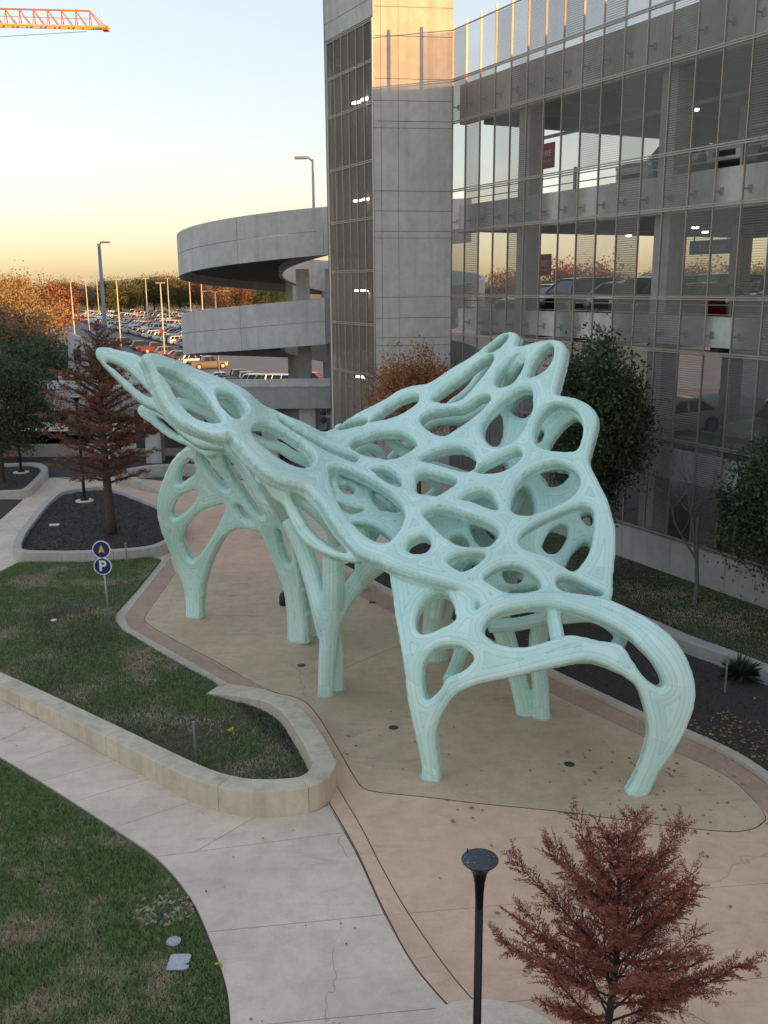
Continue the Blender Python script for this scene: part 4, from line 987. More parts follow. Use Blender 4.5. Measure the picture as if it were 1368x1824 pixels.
def rnd_dirs(n):
    v = RNG.normal(size=(n, 3)); return v/np.linalg.norm(v, axis=1)[:, None]
def leaf_quads(C, D, L, W):
    """rhombus leaves: centres C, directions D, length, width -> verts, quads"""
    n = len(C); S = np.cross(D, rnd_dirs(n)); S /= np.linalg.norm(S, axis=1)[:, None]+1e-9
    L = np.asarray(L).reshape(-1, 1)*np.ones((n, 1)); W = np.asarray(W).reshape(-1, 1)*np.ones((n, 1))
    v = np.stack([C-D*L/2, C+S*W/2, C+D*L/2, C-S*W/2], 1).reshape(-1, 3)
    return v, np.arange(4*n).reshape(-1, 4)
def cypress(name, label, base, height, crown0, half_w, nb, leaf, bark, seed, lean=(0, 0), leaf_len=.05, dens=1.0, up=.45, droop=.0, tr=.07, sparse_side=0.0, group=None):
    rg = np.random.default_rng(seed); root = empty(name, base); tag(root, label, 'tree', group)
    tp = [Vector((lean[0]*t+.04*math.sin(5*t+seed), lean[1]*t+.04*math.cos(4*t), height*t)) for t in np.linspace(0, 1, 12)]
    def tpos(h):
        f = min(max(h/height, 0), 1)*11; i = min(int(f), 10); return tp[i].lerp(tp[i+1], f-i)
    b = MB(); b.tube(tp, [tr*(1-t)**.8+.008 for t in np.linspace(0, 1, 12)], 9); b.build('trunk', bark, root, True)
    bb = MB(); C, D, LL = [], [], []
    for k in range(nb):
        f = ((k+rg.uniform(-.3, .3))/nb); f = min(max(f, 0), .985)
        h = crown0+(height-crown0)*f**.9; az = k*2.39996+rg.uniform(-.4, .4)
        prof = (1-f)**.75*(.62+.38*min(1, f*6)); ln = half_w*prof*rg.uniform(.5, 1.2)+.06
        el = up+.35*f+rg.uniform(-.12, .12)
        p = tpos(h); d = Vector((math.cos(az)*math.cos(el), math.sin(az)*math.cos(el), math.sin(el)))
        m = 7; pts = []
        for j in range(m+1):
            t = j/m; q = p+d*(ln*t)+Vector((0, 0, (-droop*ln*t*t)+.10*ln*t*t*(1 if droop == 0 else 0)))
            q += Vector((rg.normal(0, .02), rg.normal(0, .02), rg.normal(0, .02)))*ln*t; pts.append(q)
        bb.tube(pts, [max(.003, tr*.28*(1-t)*(1-.5*f)+.003) for t in np.linspace(0, 1, m+1)], 5, False)
        nt = max(4, int(ln*13*dens))
        for j in range(nt):
            t = .16+.84*(j+rg.uniform(0, .6))/nt; i = min(int(t*m), m-1); a = pts[i].lerp(pts[i+1], t*m-i)
            dirb = (pts[i+1]-pts[i]).normalized(); side = dirb.cross(Vector((0, 0, 1))).normalized()*(1 if j % 2 else -1)
            td = (dirb*rg.uniform(.5, 1.0)+side*rg.uniform(.35, 1.0)+Vector((0, 0, rg.uniform(-.35, .45)-droop*.8))).normalized()
            tl = (.10+.26*ln*(1-t*.6)*rg.uniform(.5, 1.1))
            if rg.uniform() < sparse_side*(.5-.5*d.x): 
                bb.tube([a, a+td*tl], [.004, .002], 4, False); continue
            bb.tube([a, a+td*tl*.5, a+td*tl], [.004, .003, .0015], 4, False)
            s2 = td.cross(Vector((rg.normal(), rg.normal(), rg.normal()+1.5))).normalized()
            nl = int(tl/(leaf_len*.22)*dens)
            for q in range(nl):
                u = (q+.5)/nl; sg = 1 if q % 2 else -1
                ld = (td*.55+s2*sg*.8+Vector((rg.normal(), rg.normal(), rg.normal()-droop))*.22).normalized()
                ll = leaf_len*(1-.45*u)*rg.uniform(.7, 1.2)
                c = a+td*(tl*u)+ld*(ll*.5); C.append(c[:]); D.append(ld[:]); LL.append(ll)
    bb.build('branches', bark, root)
    v, q = leaf_quads(np.array(C), np.array(D), np.array(LL), np.array(LL)*.26)
    link_mesh('foliage', mesh_np('foliage', v, q, leaf, 4), None, root); return root
def broad_tree(name, label, base, height, crown_c, crown_r, leaf, bark, seed, nleaf=9000, leaf_len=.12, clumps=60, trunk_r=.12, fork=.35, hollow=.55, width=.5, group=None, color=None, limbs=9):
    """trunk with limbs and a crown of leaf clumps round the limb ends"""
    rg = np.random.default_rng(seed); root = empty(name, base); tag(root, label, 'tree', group)
    cc = np.array(crown_c, float); cr = np.array(crown_r, float)
    b = MB(); f0 = Vector((cc[0]*.3, cc[1]*.3, height*fork))
    b.tube([(0,0,0), (f0.x*.4, f0.y*.4, f0.z*.5), f0], [trunk_r*1.25, trunk_r, trunk_r*.85], 9, False)
    ends = []
    for k in range(limbs):
        d = rnd_dirs(1)[0]; d = rg.normal(size=3); d /= np.linalg.norm(d); e = cc+cr*d*rg.uniform(.55, .85); e[2] = max(e[2], height*fork+.2)
        mid = Vector(f0).lerp(Vector(e), .5)+Vector((rg.normal(0, .08), rg.normal(0, .08), .12*cr[2]))
        b.tube([f0, mid, Vector(e)], [trunk_r*.6, trunk_r*.35, trunk_r*.1], 6, False); ends.append(e)
        for _ in range(3):
            e2 = e+rg.normal(size=3)*cr*.3; b.tube([mid.lerp(Vector(e), .4), Vector(e2)], [trunk_r*.22, trunk_r*.05], 4, False); ends.append(e2)
    b.build('trunk', bark, root, True)
    cl = []
    while len(cl) < clumps:
        d = rg.normal(size=3); d /= np.linalg.norm(d); r = rg.uniform(hollow, 1.0)**.7
        cl.append(cc+cr*d*r*(1+.12*math.sin(3*d[0]*4+seed)+.10*math.sin(d[2]*7+d[1]*5)))
    cl = np.array(cl); which = rg.integers(0, clumps, nleaf); sz = rg.uniform(.12, .30, clumps)
    C = cl[which]+rg.normal(size=(nleaf, 3))*(cr*sz[which][:, None])*.75
    out = C-cc; D = rg.normal(size=(nleaf, 3))+out/np.linalg.norm(cr)*.8; D /= np.linalg.norm(D, axis=1)[:, None]
    ll = leaf_len*rg.uniform(.6, 1.3, nleaf); v, q = leaf_quads(C, D, ll, ll*width)
    o = link_mesh('crown', mesh_np('crown', v, q, leaf, 4), None, root)
    if color is not None: o.color = (*color, 1)
    return root
def bare_tree(name, label, base, height, spread, bark, seed, r0=.06, levels=5):
    rg = np.random.default_rng(seed); root = empty(name, base); tag(root, label, 'tree'); tb = MB(); bb = MB()
    def grow(p, d, ln, r, lev):
        pts = [p]; q = p; dd = d.copy()
        for j in range(4):
            w_ = .05 if lev == 0 else .16; dd = (dd+Vector((rg.normal(0, w_), rg.normal(0, w_), rg.normal(.05, .08)))).normalized(); q = q+dd*(ln/4); pts.append(q)
        (tb if lev == 0 else bb).tube(pts, list(np.linspace(r, r*.6, 5)), 6 if lev < 3 else 3, False)
        if lev >= levels: return
        for k in range(int(rg.integers(2, 4)) + (1 if lev == 1 else 0)):
            a = rg.uniform(0, 6.28); sp_ = rg.uniform(.5, 1.05)*spread
            nd = (dd*1.0+Vector((math.cos(a)*sp_, math.sin(a)*sp_, rg.uniform(-.25, .35)))).normalized()
            i = int(rg.integers(2, 5)); grow(pts[i], nd, ln*rg.uniform(.55, .8), r*.52, lev+1)
    grow(Vector((0,0,0)), Vector((.03,.02,1)), height*.42, r0, 0)
    tb.build('trunk', bark, root, True); bb.build('branches', bark, root); return root

# --- foreground trees
pt = G(1080, 1916); cypress('bald_cypress', 'rust red feathery cypress tree in the foreground beside the black lamp post', (pt.x, pt.y, 0), 3.5, .5, 2.2, 62, red_leaf, dark_bark, 5, leaf_len=.082, dens=1.75, up=.48, tr=.055)
pt = G(199, 952, .25); cypress('bald_cypress', 'brownish red cypress tree standing in the ring planter left of the sculpture', (pt.x, pt.y, .22), 8.4, 2.1, 3.1, 110, brn_leaf, bark_m, 9, leaf_len=.18, dens=1.35, up=.30, droop=.05, tr=.20, sparse_side=.6)
pt = G(4, 858, .2); broad_tree('live_oak', 'dark green oak tree at the left edge over the small planter', (pt.x, pt.y, .2), 6.5, (.7,-.6,4.1), (2.3,2.2,2.1), oak_leaf, bark_m, 3, 30000, .14, 130, .14, .38)
p = V(1058, 985, 31.0); broad_tree('live_oak', 'dark green oak tree right behind the sculpture against the garage', (p.x, 31.0, .35), 8, (-.1,0,5.0), (1.6,1.7,2.5), oak_leaf, bark_m, 4, 42000, .15, 170, .15, .22, .35)
p = G(1345, 1120, .4); broad_tree('live_oak', 'dark green oak tree at the right edge in front of the garage wall', (p.x+.75, p.y, .4), 5.5, (.1,.3,3.45), (1.75,1.8,1.85), oak_leaf, bark_m, 6, 36000, .13, 150, .12, .3, .35)
p = G(1237, 1076, .4); bare_tree('bare_tree', 'leafless young tree on the grass strip in front of the garage wall', (p.x, p.y, .38), 6.6, .85, plain('grey_bark', (.16,.135,.13), .9), 23, .075, 6)
p = V(748, 900, 39.5); broad_tree('autumn_tree', 'thin orange autumn tree in front of the concrete tower', (p.x, 39.5, 0), 7.5, (-.3,0,5.6), (2.3,1.8,1.9), org_leaf, bark_m, 8, 13000, .12, 90, .09, .4, .2, .5, limbs=16)

# --- trees beyond
MB_far = {}
def far_proto(key, seed, cr, nleaf, ll, hollow=.45, clumps=55):
    r = broad_tree('far_tree', 'x', (0,0,0), cr[2]*2.4, (0,0,cr[2]*1.35), cr, far_leaf, bark_m, seed, nleaf, ll, clumps, .22, .3, hollow, .6, limbs=6); MB_far[key] = r; return r
far_proto('round', 31, (4.2,4.2,4.0), 6500, .36, .4, 80); far_proto('wide', 32, (5.6,5.0,3.8), 7500, .38, .4, 90); far_proto('bush', 34, (2.6,2.6,2.0), 9000, .17, .45, 90); far_proto('fine', 35, (4.2,4.2,4.0), 13000, .24, .45, 110)
used = set()
def far_tree(key, px, Y, ztop_px, color, label, grp='trees beyond the car park', zb=None, wide=1.0):
    src = MB_far[key]; 
    if key in used: o = copy_tree(src)
    else: o = src; used.add(key)
    zb = lot_z(Y) if zb is None else zb
    p = V(px, 500, Y); zt_ = V(px, ztop_px, Y).z
    cr = {'round': 4.0, 'wide': 3.8, 'tall': 5.0, 'bush': 2.0, 'fine': 4.0}[key]; sc = max(.25, (zt_-zb)/(cr*2.42))
    o.location = (p.x, Y, zb); o.scale = (sc*wide, sc*wide, sc); o.rotation_euler = (0, 0, random.uniform(0, 6.28))
    for ch in o.children:
        if ch.name.startswith('crown'): ch.color = (*color, 1)
    tag(o, label, 'tree', grp); return o
OR, YE, GR, DG, RD, BR = (.25,.16,.09), (.30,.235,.115), (.13,.15,.06), (.05,.085,.035), (.26,.11,.07), (.24,.16,.10)
far_tree('fine', 22, 118, 496, YE, 'tall golden yellow tree behind the oak at the left edge', None, -1.5, 1.0)
far_tree('fine', -25, 105, 500, YE, 'wide pale golden tree cut by the left edge', None, -1.4)
far_tree('fine', 10, 86, 545, BR, 'russet brown tree left of the light pole behind the oak', None, -.5, 1.1)
far_tree('fine', 40, 80, 598, DG, 'dark green round tree next to the pale concrete pylon', None, -.3)
far_tree('bush', 96, 76, 612, DG, 'dark evergreen shrub just left of the pale concrete pylon', None, -.2, 1.3)
far_tree('bush', 128, 82, 622, GR, 'small green shrub behind the pale concrete pylon', None, -.4, 1.2)
far_tree('round', 98, 210, 496, RD, 'deep red autumn tree above the left end of the car park', None, None)
far_tree('bush', -30, 60, 600, DG, 'dark shrub mass behind the oak at the left edge', None, 0, 1.6)
row = [(75,300,505,YE,'round'),(110,320,500,GR,'wide'),(128,330,498,BR,'round'),(160,318,506,YE,'wide'),(192,310,496,GR,'round'),(212,312,494,GR,'wide'),(232,316,503,GR,'round'),(255,340,492,BR,'wide'),(272,325,490,GR,'wide'),(296,330,488,RD,'wide'),(318,318,492,GR,'round'),(338,330,490,OR,'wide'),(362,322,494,RD,'wide'),(386,300,498,OR,'round'),(408,310,500,OR,'wide'),(432,312,506,BR,'round'),(455,320,504,GR,'wide'),(490,300,508,DG,'round'),(520,310,505,GR,'round'),(-40,320,495,OR,'wide'),(20,330,492,OR,'wide')]
names = {YE: 'golden', GR: 'olive green', BR: 'brown', RD: 'red', OR: 'orange', DG: 'dark green'}
pos_w = ['above the left end', 'above the left part', 'above the middle', 'above the right part', 'beside the spiral ramp end']
ordn = ['leftmost','second','third','fourth','fifth','sixth','seventh','eighth','ninth','tenth','eleventh','twelfth','thirteenth','fourteenth','fifteenth','sixteenth','seventeenth','eighteenth','nineteenth','twentieth','rightmost']
for i, (px, Y, top, c, key) in enumerate(sorted(row)):
    far_tree(key, px, Y, top, c, f'{names[c]} tree, {ordn[i]} from the left in the far tree line behind the car park' if 0 < i < 20 else f'{names[c]} tree, {ordn[i]} of the far tree line behind the car park')
# seen through the garage
far_tree('wide', 985, 190, 462, RD, 'dark red tree seen through the middle garage level', 'trees seen through the garage', 1.0)
far_tree('round', 1062, 180, 462, BR, 'pale brown tree seen through the middle garage level', 'trees seen through the garage', 1.0)
far_tree('wide', 1275, 170, 462, YE, 'yellow green tree seen through the right of the middle garage level', 'trees seen through the garage', 1.0)
far_tree('wide', 1180, 240, 478, GR, 'low green tree seen through the garage beside its column', 'trees seen through the garage', 1.0)
far_tree('wide', 900, 260, 480, BR, 'low brown tree seen through the garage near the tower', 'trees seen through the garage', 1.0)
far_tree('wide', 1350, 230, 470, GR, 'green tree seen through the garage at the right edge', 'trees seen through the garage', 1.0)

# --- grass and mulch scatter
def pts_in(poly, n):
    P = np.array(poly); lo, hi = P.min(0), P.max(0); out = np.zeros((0, 2))
    while len(out) < n:
        q = RNG.uniform(lo, hi, (n*2, 2)); out = np.vstack([out, q[in_poly(q, poly)]])
    return out[:n]
def vnoise(p, sc, seed=0):
    r = np.random.default_rng(seed); s = np.zeros(len(p))
    for k in range(6):
        a = r.uniform(0, 6.28); f = sc*r.uniform(.6, 1.9); s += np.sin((p[:, 0]*math.cos(a)+p[:, 1]*math.sin(a))*f+r.uniform(0, 6.28))
    return s/6
t = NT('grass_blade')
n1 = t.noise(.55, 5, .65, t.pos()); n2 = t.noise(9, 3, .6, t.pos()); n3 = t.noise(70, 2, .5, t.pos())
g_ = t.ramp(n2, [(.3, (.10,.175,.055)), (.55, (.185,.275,.09)), (.75, (.29,.37,.155))])
dry = t.ramp(n2, [(.3, (.34,.28,.175)), (.7, (.62,.53,.36))])
mixf = t.math('ADD', t.math('MULTIPLY', n1, 1.0), t.math('MULTIPLY', n3, .35))
t.col(t.mix(t.ramp(mixf, [(.69, (0,0,0)), (.79, (1,1,1))]), g_, dry)); t.rough(.75); grass_m = t.mat
def grass(name, label, poly, n, z, hmin=.03, hmax=.075, thin=.35, seed=1):
    p = pts_in(poly, n); keep = vnoise(p, 1.1, seed)+RNG.uniform(-.5, .5, len(p)) > -thin; p = p[keep]; n = len(p)
    a = RNG.uniform(0, 6.28, n); h = RNG.uniform(hmin, hmax, n)*(1+.4*vnoise(p, .9, seed+3)); w = RNG.uniform(.006, .013, n); ln = RNG.uniform(.2, 1.1, n)*h
    b2 = RNG.uniform(0, 6.28, n)
    base = np.column_stack([p, np.full(n, z)]); dx = np.column_stack([np.cos(a)*w, np.sin(a)*w, np.zeros(n)])
    tip = base+np.column_stack([np.cos(b2)*ln, np.sin(b2)*ln, h])
    v = np.stack([base-dx, base+dx, tip], 1).reshape(-1, 3)
    o = link_mesh(name, mesh_np(name, v, np.arange(3*n).reshape(-1, 3), grass_m)); tag(o, label, 'grass', kind='stuff'); return o
grass('lawn_grass', 'patchy green and straw coloured lawn at the lower left', lawn_poly, 190000, -.012, .03, .075, .9, 2)
grass('planter_grass', 'short dark patchy grass inside the long curved planter wall', lawn_bed_poly, 130000, .06, .03, .075, .38, 5)
rl = [tuple(p) for p in LWI]+[tuple((FP(s, -.15, 0))[:2]) for s in (-12.8, -8, -4, 0, 4, 10)]
flat('rear_lawn_soil', rl, .37, plain('rear_soil', (.055,.042,.03), .95, 0, .4, 4, .5), .3)
grass('rear_grass', 'thin brownish grass strip below the garage wall', rl, 45000, .37, .02, .06, .1, 8)
chip_m = leaf_mat('mulch_chip', (.028,.024,.021), (.07,.056,.048), (.19,.145,.115), .9, 40, .0)
def chips(name, label, poly, n, z, L0=.05):
    p = pts_in(poly, n); C_ = np.column_stack([p, z+RNG.uniform(0, .03, n)]); D_ = rnd_dirs(n)*[1, 1, .35]; D_ /= np.linalg.norm(D_, axis=1)[:, None]
    ll = RNG.uniform(.5, 1.5, n)*L0; v, q = leaf_quads(C_, D_, ll, ll*.35)
    tag(link_mesh(name, mesh_np(name, v, q, chip_m, 4)), label, 'mulch', kind='stuff')
chips('mulch_chips', 'dark mulch covering the bed right of the sculpture', mul1, 30000, .055)
chips('mulch_chips', 'dark mulch inside the ring planter', mul2, 14000, .265, .07)
chips('mulch_chips', 'dark mulch in the small left planter', mul3, 4000, .245, .08)
chips('mulch_chips', 'dark mulch strip at the right end of the long planter', g2([(470,1245),(530,1290),(552,1335),(520,1350),(470,1310),(420,1260)]), 4500, .07, .05)
chips('mulch_chips', 'bare patch of dark mulch near the parking sign', g2([(60,1100),(150,1090),(200,1120),(190,1160),(110,1170),(60,1140)]), 5000, .065, .04)
# fallen leaves on the paving and in the right bed
fl_m = leaf_mat('fallen_leaf', (.16,.095,.04), (.30,.20,.08), (.50,.40,.15), .8, 3.0, .1)
def leaves(name, label, pts, z, L0):
    n = len(pts); C_ = np.column_stack([pts, np.full(n, z)+RNG.uniform(0, .012, n)]); D_ = rnd_dirs(n)*[1, 1, .12]; D_ /= np.linalg.norm(D_, axis=1)[:, None]
    ll = RNG.uniform(.5, 1.3, n)*L0; S_ = np.cross(D_, [0, 0, 1.0]); S_ /= np.linalg.norm(S_, axis=1)[:, None]; S_[:, 2] += RNG.uniform(-.3, .3, n)
    v = np.stack([C_-D_*ll[:, None]/2, C_+S_*ll[:, None]*.36-D_*ll[:, None]*.1, C_+D_*ll[:, None]/2, C_-S_*ll[:, None]*.36], 1).reshape(-1, 3)
    tag(link_mesh(name, mesh_np(name, v, np.arange(4*n).reshape(-1, 4), fl_m, 4)), label, 'leaves', kind='stuff')
leaves('fallen_leaves', 'fallen yellow and brown leaves strewn over the plaza paving', np.vstack([pts_in(g2([(1000,1300),(1368,1400),(1368,1480),(1250,1560),(980,1440)]), 80), pts_in(g2([(640,1300),(1300,1450),(1368,1700),(700,1640)]), 30), pts_in(g2([(450,1250),(900,1200),(1000,1400),(700,1400)]), 16)]), .016, .085)
leaves('fallen_leaves', 'fallen yellow leaves on the dark mulch at the right edge', np.vstack([pts_in(g2([(1210,1300),(1290,1270),(1368,1300),(1368,1385)]), 170), pts_in(mul1, 130)]), .09, .085)
leaves('fallen_leaves', 'small dry leaves scattered over the rear grass', pts_in(rl, 240), .42, .08)
leaves('fallen_leaves', 'tiny leaf litter along the lower walk', pts_in(walk, 26), .012, .05)
# ================================================================== cars
t = NT('car_paint'); oi = t.n('ShaderNodeObjectInfo').outputs['Color']; t.col(oi); t.rough(.28); t.b.inputs['Metallic'].default_value = .15; t.b.inputs['Coat Weight'].default_value = .6; paint = t.mat
t = NT('car_glass'); t.col((.012,.015,.018)); t.rough(.06); cglass = t.mat
tyre_m = plain('tyre', (.018,.018,.018), .8); rim_m = plain('rim', (.42,.43,.45), .3, .8); head_m = plain('headlight', (.75,.75,.72), .15); tail_m = plain('taillight', (.35,.015,.015), .2); trim_m = plain('black_trim', (.02,.02,.022), .5)
CARS = {  # length, width, height, hood z, belt z, cowl x, roof front x, roof rear x, tail x(base), deck z
 'suv':   (4.7,1.88,1.70,1.02,1.08,-.95,-.30,1.85,2.28,1.08),
 'sedan': (4.75,1.84,1.44,.90,.95,-.85,-.10,1.05,1.75,1.00),
 'pickup':(5.6,1.98,1.86,1.15,1.20,-1.10,-.60,.75,.95,1.15),
 'hatch': (4.2,1.78,1.52,.94,.99,-.85,-.20,1.35,2.02,1.02),
 'boxy':  (4.6,1.90,1.84,1.12,1.18,-.85,-.62,2.10,2.22,1.18),
}
def loft(b, secs, mi=0, caps=True):
    n = len(secs[0]); base = []
    for s in secs: base += s
    fs = [(i*n+j, i*n+(j+1) % n, (i+1)*n+(j+1) % n, (i+1)*n+j) for i in range(len(secs)-1) for j in range(n)]
    if caps: fs += [tuple(reversed(range(n))), tuple((len(secs)-1)*n+j for j in range(n))]
    b.add(base, fs, mi)
def car_meshes(kind):
    Ln, W, Ht, hz, bz, cx, rf, rb, tx, dz = CARS[kind]; hw = W/2; x0 = -Ln/2; x1 = Ln/2; out = {}
    b = MB()
    def sec(x, zt_, w, zb=.26): 
        return [(x, -w*.93, zb), (x, -w, zb+.2), (x, -w, zt_-.22), (x, -w*.92, zt_-.04), (x, -w*.6, zt_), (x, w*.6, zt_), (x, w*.92, zt_-.04), (x, w, zt_-.22), (x, w, zb+.2), (x, w*.93, zb)]
    st = [(x0, hz-.30, hw*.80, .36), (x0+.10, hz-.14, hw*.92, .28), (x0+.5, hz-.06, hw*.99, .24), (cx, hz, hw, .24), (cx+.3, bz, hw, .24), (0, bz, hw, .24), (tx*.9, bz, hw, .24)]
    if kind == 'pickup': st += [(1.0, bz, hw, .3), (x1-.06, bz, hw, .34), (x1, bz-.05, hw*.97, .40)]
    else: st += [(x1-.35, dz, hw*.98, .26), (x1-.08, dz-.08, hw*.93, .32), (x1, dz-.28, hw*.84, .40)]
    loft(b, [sec(x, z, w, zb) for x, z, w, zb in st])
    out['body'] = b
    # roof and pillars (paint), glasshouse (glass)
    def gsec(x, z, w): return [(x, -w, z), (x, w, z)]
    g = MB(); wb = hw*.90; wt = hw*.72; zr = Ht
    A = [(cx, bz-.03), (rf, zr-.07), ((rf+rb)/2, zr-.02), (rb, zr-.07), (tx, bz-.03)]
    secs = []
    xs = [cx, rf, (rf+rb)/2, rb, tx]
    # glass hull slightly inside
    lowL = [(cx, -wb*.97, bz-.02), (tx, -wb*.97, bz-.02)]; 
    gl = [(cx, -wb, bz-.02), (rf, -wt, zr-.08), (rb, -wt, zr-.08), (tx, -wb, bz-.02), (cx, wb, bz-.02), (rf, wt, zr-.08), (rb, wt, zr-.08), (tx, wb, bz-.02)]
    g.add(gl, [(0,1,2,3), (7,6,5,4), (0,4,5,1), (3,2,6,7)], 0); out['glass'] = g
    r = MB(); rt = [(rf-.02, -wt-.01, zr-.085), (rf, -wt*.9, zr-.02), (rf, wt*.9, zr-.02), (rf-.02, wt+.01, zr-.085)]
    secs = []
    for x, dzr in ((rf-.05, -.035), (rf+.25, 0), ((rf+rb)/2, .015), (rb-.2, 0), (rb+.06, -.03)):
        secs.append([(x, -wt-.012, zr-.10+dzr*.3), (x, -wt*.86, zr-.01+dzr), (x, 0, zr+.01+dzr), (x, wt*.86, zr-.01+dzr), (x, wt+.012, zr-.10+dzr*.3)])
    loft(r, secs)
    for sg in (-1, 1):
        r.bar((cx, sg*wb, bz), (rf, sg*(wt+.008), zr-.07), .07); r.bar((tx, sg*wb, bz), (rb, sg*(wt+.008), zr-.07), .12 if kind != 'sedan' else .08)
        for fx in ((.33,) if kind in ('sedan', 'pickup', 'hatch') else (.3, .68)):
            xb = cx+(tx-cx)*fx+.25; xt_ = rf+(rb-rf)*fx+.08; r.bar((xb, sg*(wb+.003), bz), (xt_, sg*(wt+.01), zr-.08), .07)
    out['roof'] = r
    wx = (x0+.88, x1-.92 if kind != 'pickup' else x1-1.15); wr = {'suv': .37, 'pickup': .41, 'boxy': .40}.get(kind, .33)
    ty = MB(); 
    prof = [(wr*.62, -.11), (wr*.95, -.11), (wr, -.07), (wr, .07), (wr*.95, .11), (wr*.62, .11)]
    n = 18
    def wheel(prof, mi=0):
        m = MB(); vs = [(r_*math.cos(2*math.pi*j/n), y, r_*math.sin(2*math.pi*j/n)) for r_, y in prof for j in range(n)]
        fs = [(i*n+j, (i+1)*n+j, (i+1)*n+(j+1) % n, i*n+(j+1) % n) for i in range(len(prof)-1) for j in range(n)]+[tuple(range(n)), tuple(reversed([(len(prof)-1)*n+j for j in range(n)]))]
        m.add(vs, fs); return m
    out['tyre'] = wheel(prof); out['rim'] = wheel([(wr*.15, -.118), (wr*.6, -.112), (wr*.62, .112), (wr*.15, .118)])
    out['wheels'] = [(x, s_*(hw-.10), wr) for x in wx for s_ in (-1, 1)]
    out['arch'] = [(x, s_*(hw+.004), wr) for x in wx for s_ in (-1, 1)]; out['wr'] = wr
    lt = MB(); [lt.obox((x0+.12, s_*hw*.70, hz-.26), (1,0,0), (0,1,0), (0,0,1), .10, .17, .07) for s_ in (-1,)]; out['head'] = lt
    tl = MB(); tl.obox((x1-.06, -hw*.78, dz-.22), (1,0,0), (0,1,0), (0,0,1), .07, .12, .11); out['tail'] = tl
    pc = []; gr = MB(); pc.append(('grille', gr)); gr.box(x0-.012, x0+.1, -hw*.5, hw*.5, .48, .66); gr = MB(); pc.append(('bumper', gr)); gr.box(x0+.02, x0+.2, -hw*.86, hw*.86, .25, .36); gr = MB(); pc.append(('bumper', gr)); gr.box(x1-.2, x1+.004, -hw*.84, hw*.84, .28, .42)
    for x, y, z in out['arch']:
        gr = MB(); pc.append(('wheel_arch', gr)); nn = 10; rr2 = wr*1.16; sg = 1 if y > 0 else -1
        gr.add([(x, y, z)]+[(x+rr2*math.cos(math.pi*j/nn), y, z+rr2*math.sin(math.pi*j/nn)) for j in range(nn+1)], [((0, j+1, j+2) if sg < 0 else (0, j+2, j+1)) for j in range(nn)])
    out['trim'] = pc
    if kind == 'pickup':
        bedm = MB(); bedm.box(1.02, x1-.12, -hw*.8, hw*.8, bz-.02, bz+.012); out['bed'] = bedm
    return out
CM = {}
for kind in CARS:
    m = car_meshes(kind); d = {'body': m['body'].mesh('body', paint, False), 'roof': m['roof'].mesh('roof', paint), 'glass': m['glass'].mesh('window_glass', cglass), 'tyre': m['tyre'].mesh('tyre', tyre_m, True), 'rim': m['rim'].mesh('rim', rim_m), 'trim': [(n_, q_.mesh(n_, trim_m)) for n_, q_ in m['trim']], 'head': m['head'].mesh('headlight', head_m), 'tail': m['tail'].mesh('taillight', tail_m), 'wheels': m['wheels']}
    if 'bed' in m: d['bed'] = m['bed'].mesh('cargo_bed', trim_m)
    # one joined mesh for cars too small to show parts
    j = MB()
    def addm(src, mi, off=(0,0,0), fy=1):
        j.add([(v[0]+off[0], v[1]*fy+off[1], v[2]+off[2]) for v in src.v], [f if fy > 0 else tuple(reversed(f)) for f in src.f], mi)
    addm(m['body'], 0); addm(m['roof'], 0); addm(m['glass'], 1); [addm(q_, 2) for n_, q_ in m['trim']]
    for w in m['wheels']: addm(m['tyre'], 2, w); addm(m['rim'], 3, w)
    for fy in (1, -1): addm(m['head'], 4, (0,0,0), fy); addm(m['tail'], 5, (0,0,0), fy)
    if 'bed' in m: addm(m['bed'], 2)
    d['joined'] = j.mesh('car', [paint, cglass, tyre_m, rim_m, head_m, tail_m]); CM[kind] = d
KN = {'suv': 'SUV', 'sedan': 'sedan', 'pickup': 'pickup truck', 'hatch': 'hatchback', 'boxy': 'boxy off-roader'}
def car(kind, loc, rz, color, label, group=None, parts=True):
    nm = {'pickup': 'pickup_truck'}.get(kind, 'parked_car')
    cat = 'truck' if kind == 'pickup' else 'car'
    if not parts:
        o = link_mesh(nm, CM[kind]['joined']); o.location = loc; o.rotation_euler = (0, 0, rz); o.color = (*color, 1); tag(o, label, cat, group); return o
    d = CM[kind]; r = empty(nm, loc, rz); tag(r, label, cat, group)
    bo = link_mesh('body', d['body'], None, r); bo.color = (*color, 1); ro = link_mesh('roof', d['roof'], None, r); ro.color = (*color, 1)
    link_mesh('window_glass', d['glass'], None, r); [link_mesh(n_, q_, None, r) for n_, q_ in d['trim']]
    for w in d['wheels']:
        q = link_mesh('wheel', d['tyre'], None, r); q.location = w; link_mesh('rim', d['rim'], None, q)
    for sg in (1, -1):
        for k, nme in (('head', 'headlight'), ('tail', 'taillight')): q = link_mesh(nme, d[k], None, r); q.scale = (1, sg, 1)
    if 'bed' in d: link_mesh('cargo_bed', d['bed'], None, r)
    return r
WH, SI, BK, GY, BL, RE, TN_, DB, MR = (.75,.75,.76), (.42,.43,.45), (.02,.02,.022), (.12,.125,.13), (.03,.10,.30), (.35,.02,.02), (.42,.34,.22), (.02,.035,.08), (.13,.02,.03)
CN = {WH: 'white', SI: 'silver', BK: 'black', GY: 'dark grey', BL: 'blue', RE: 'red', TN_: 'beige', DB: 'navy', MR: 'maroon'}
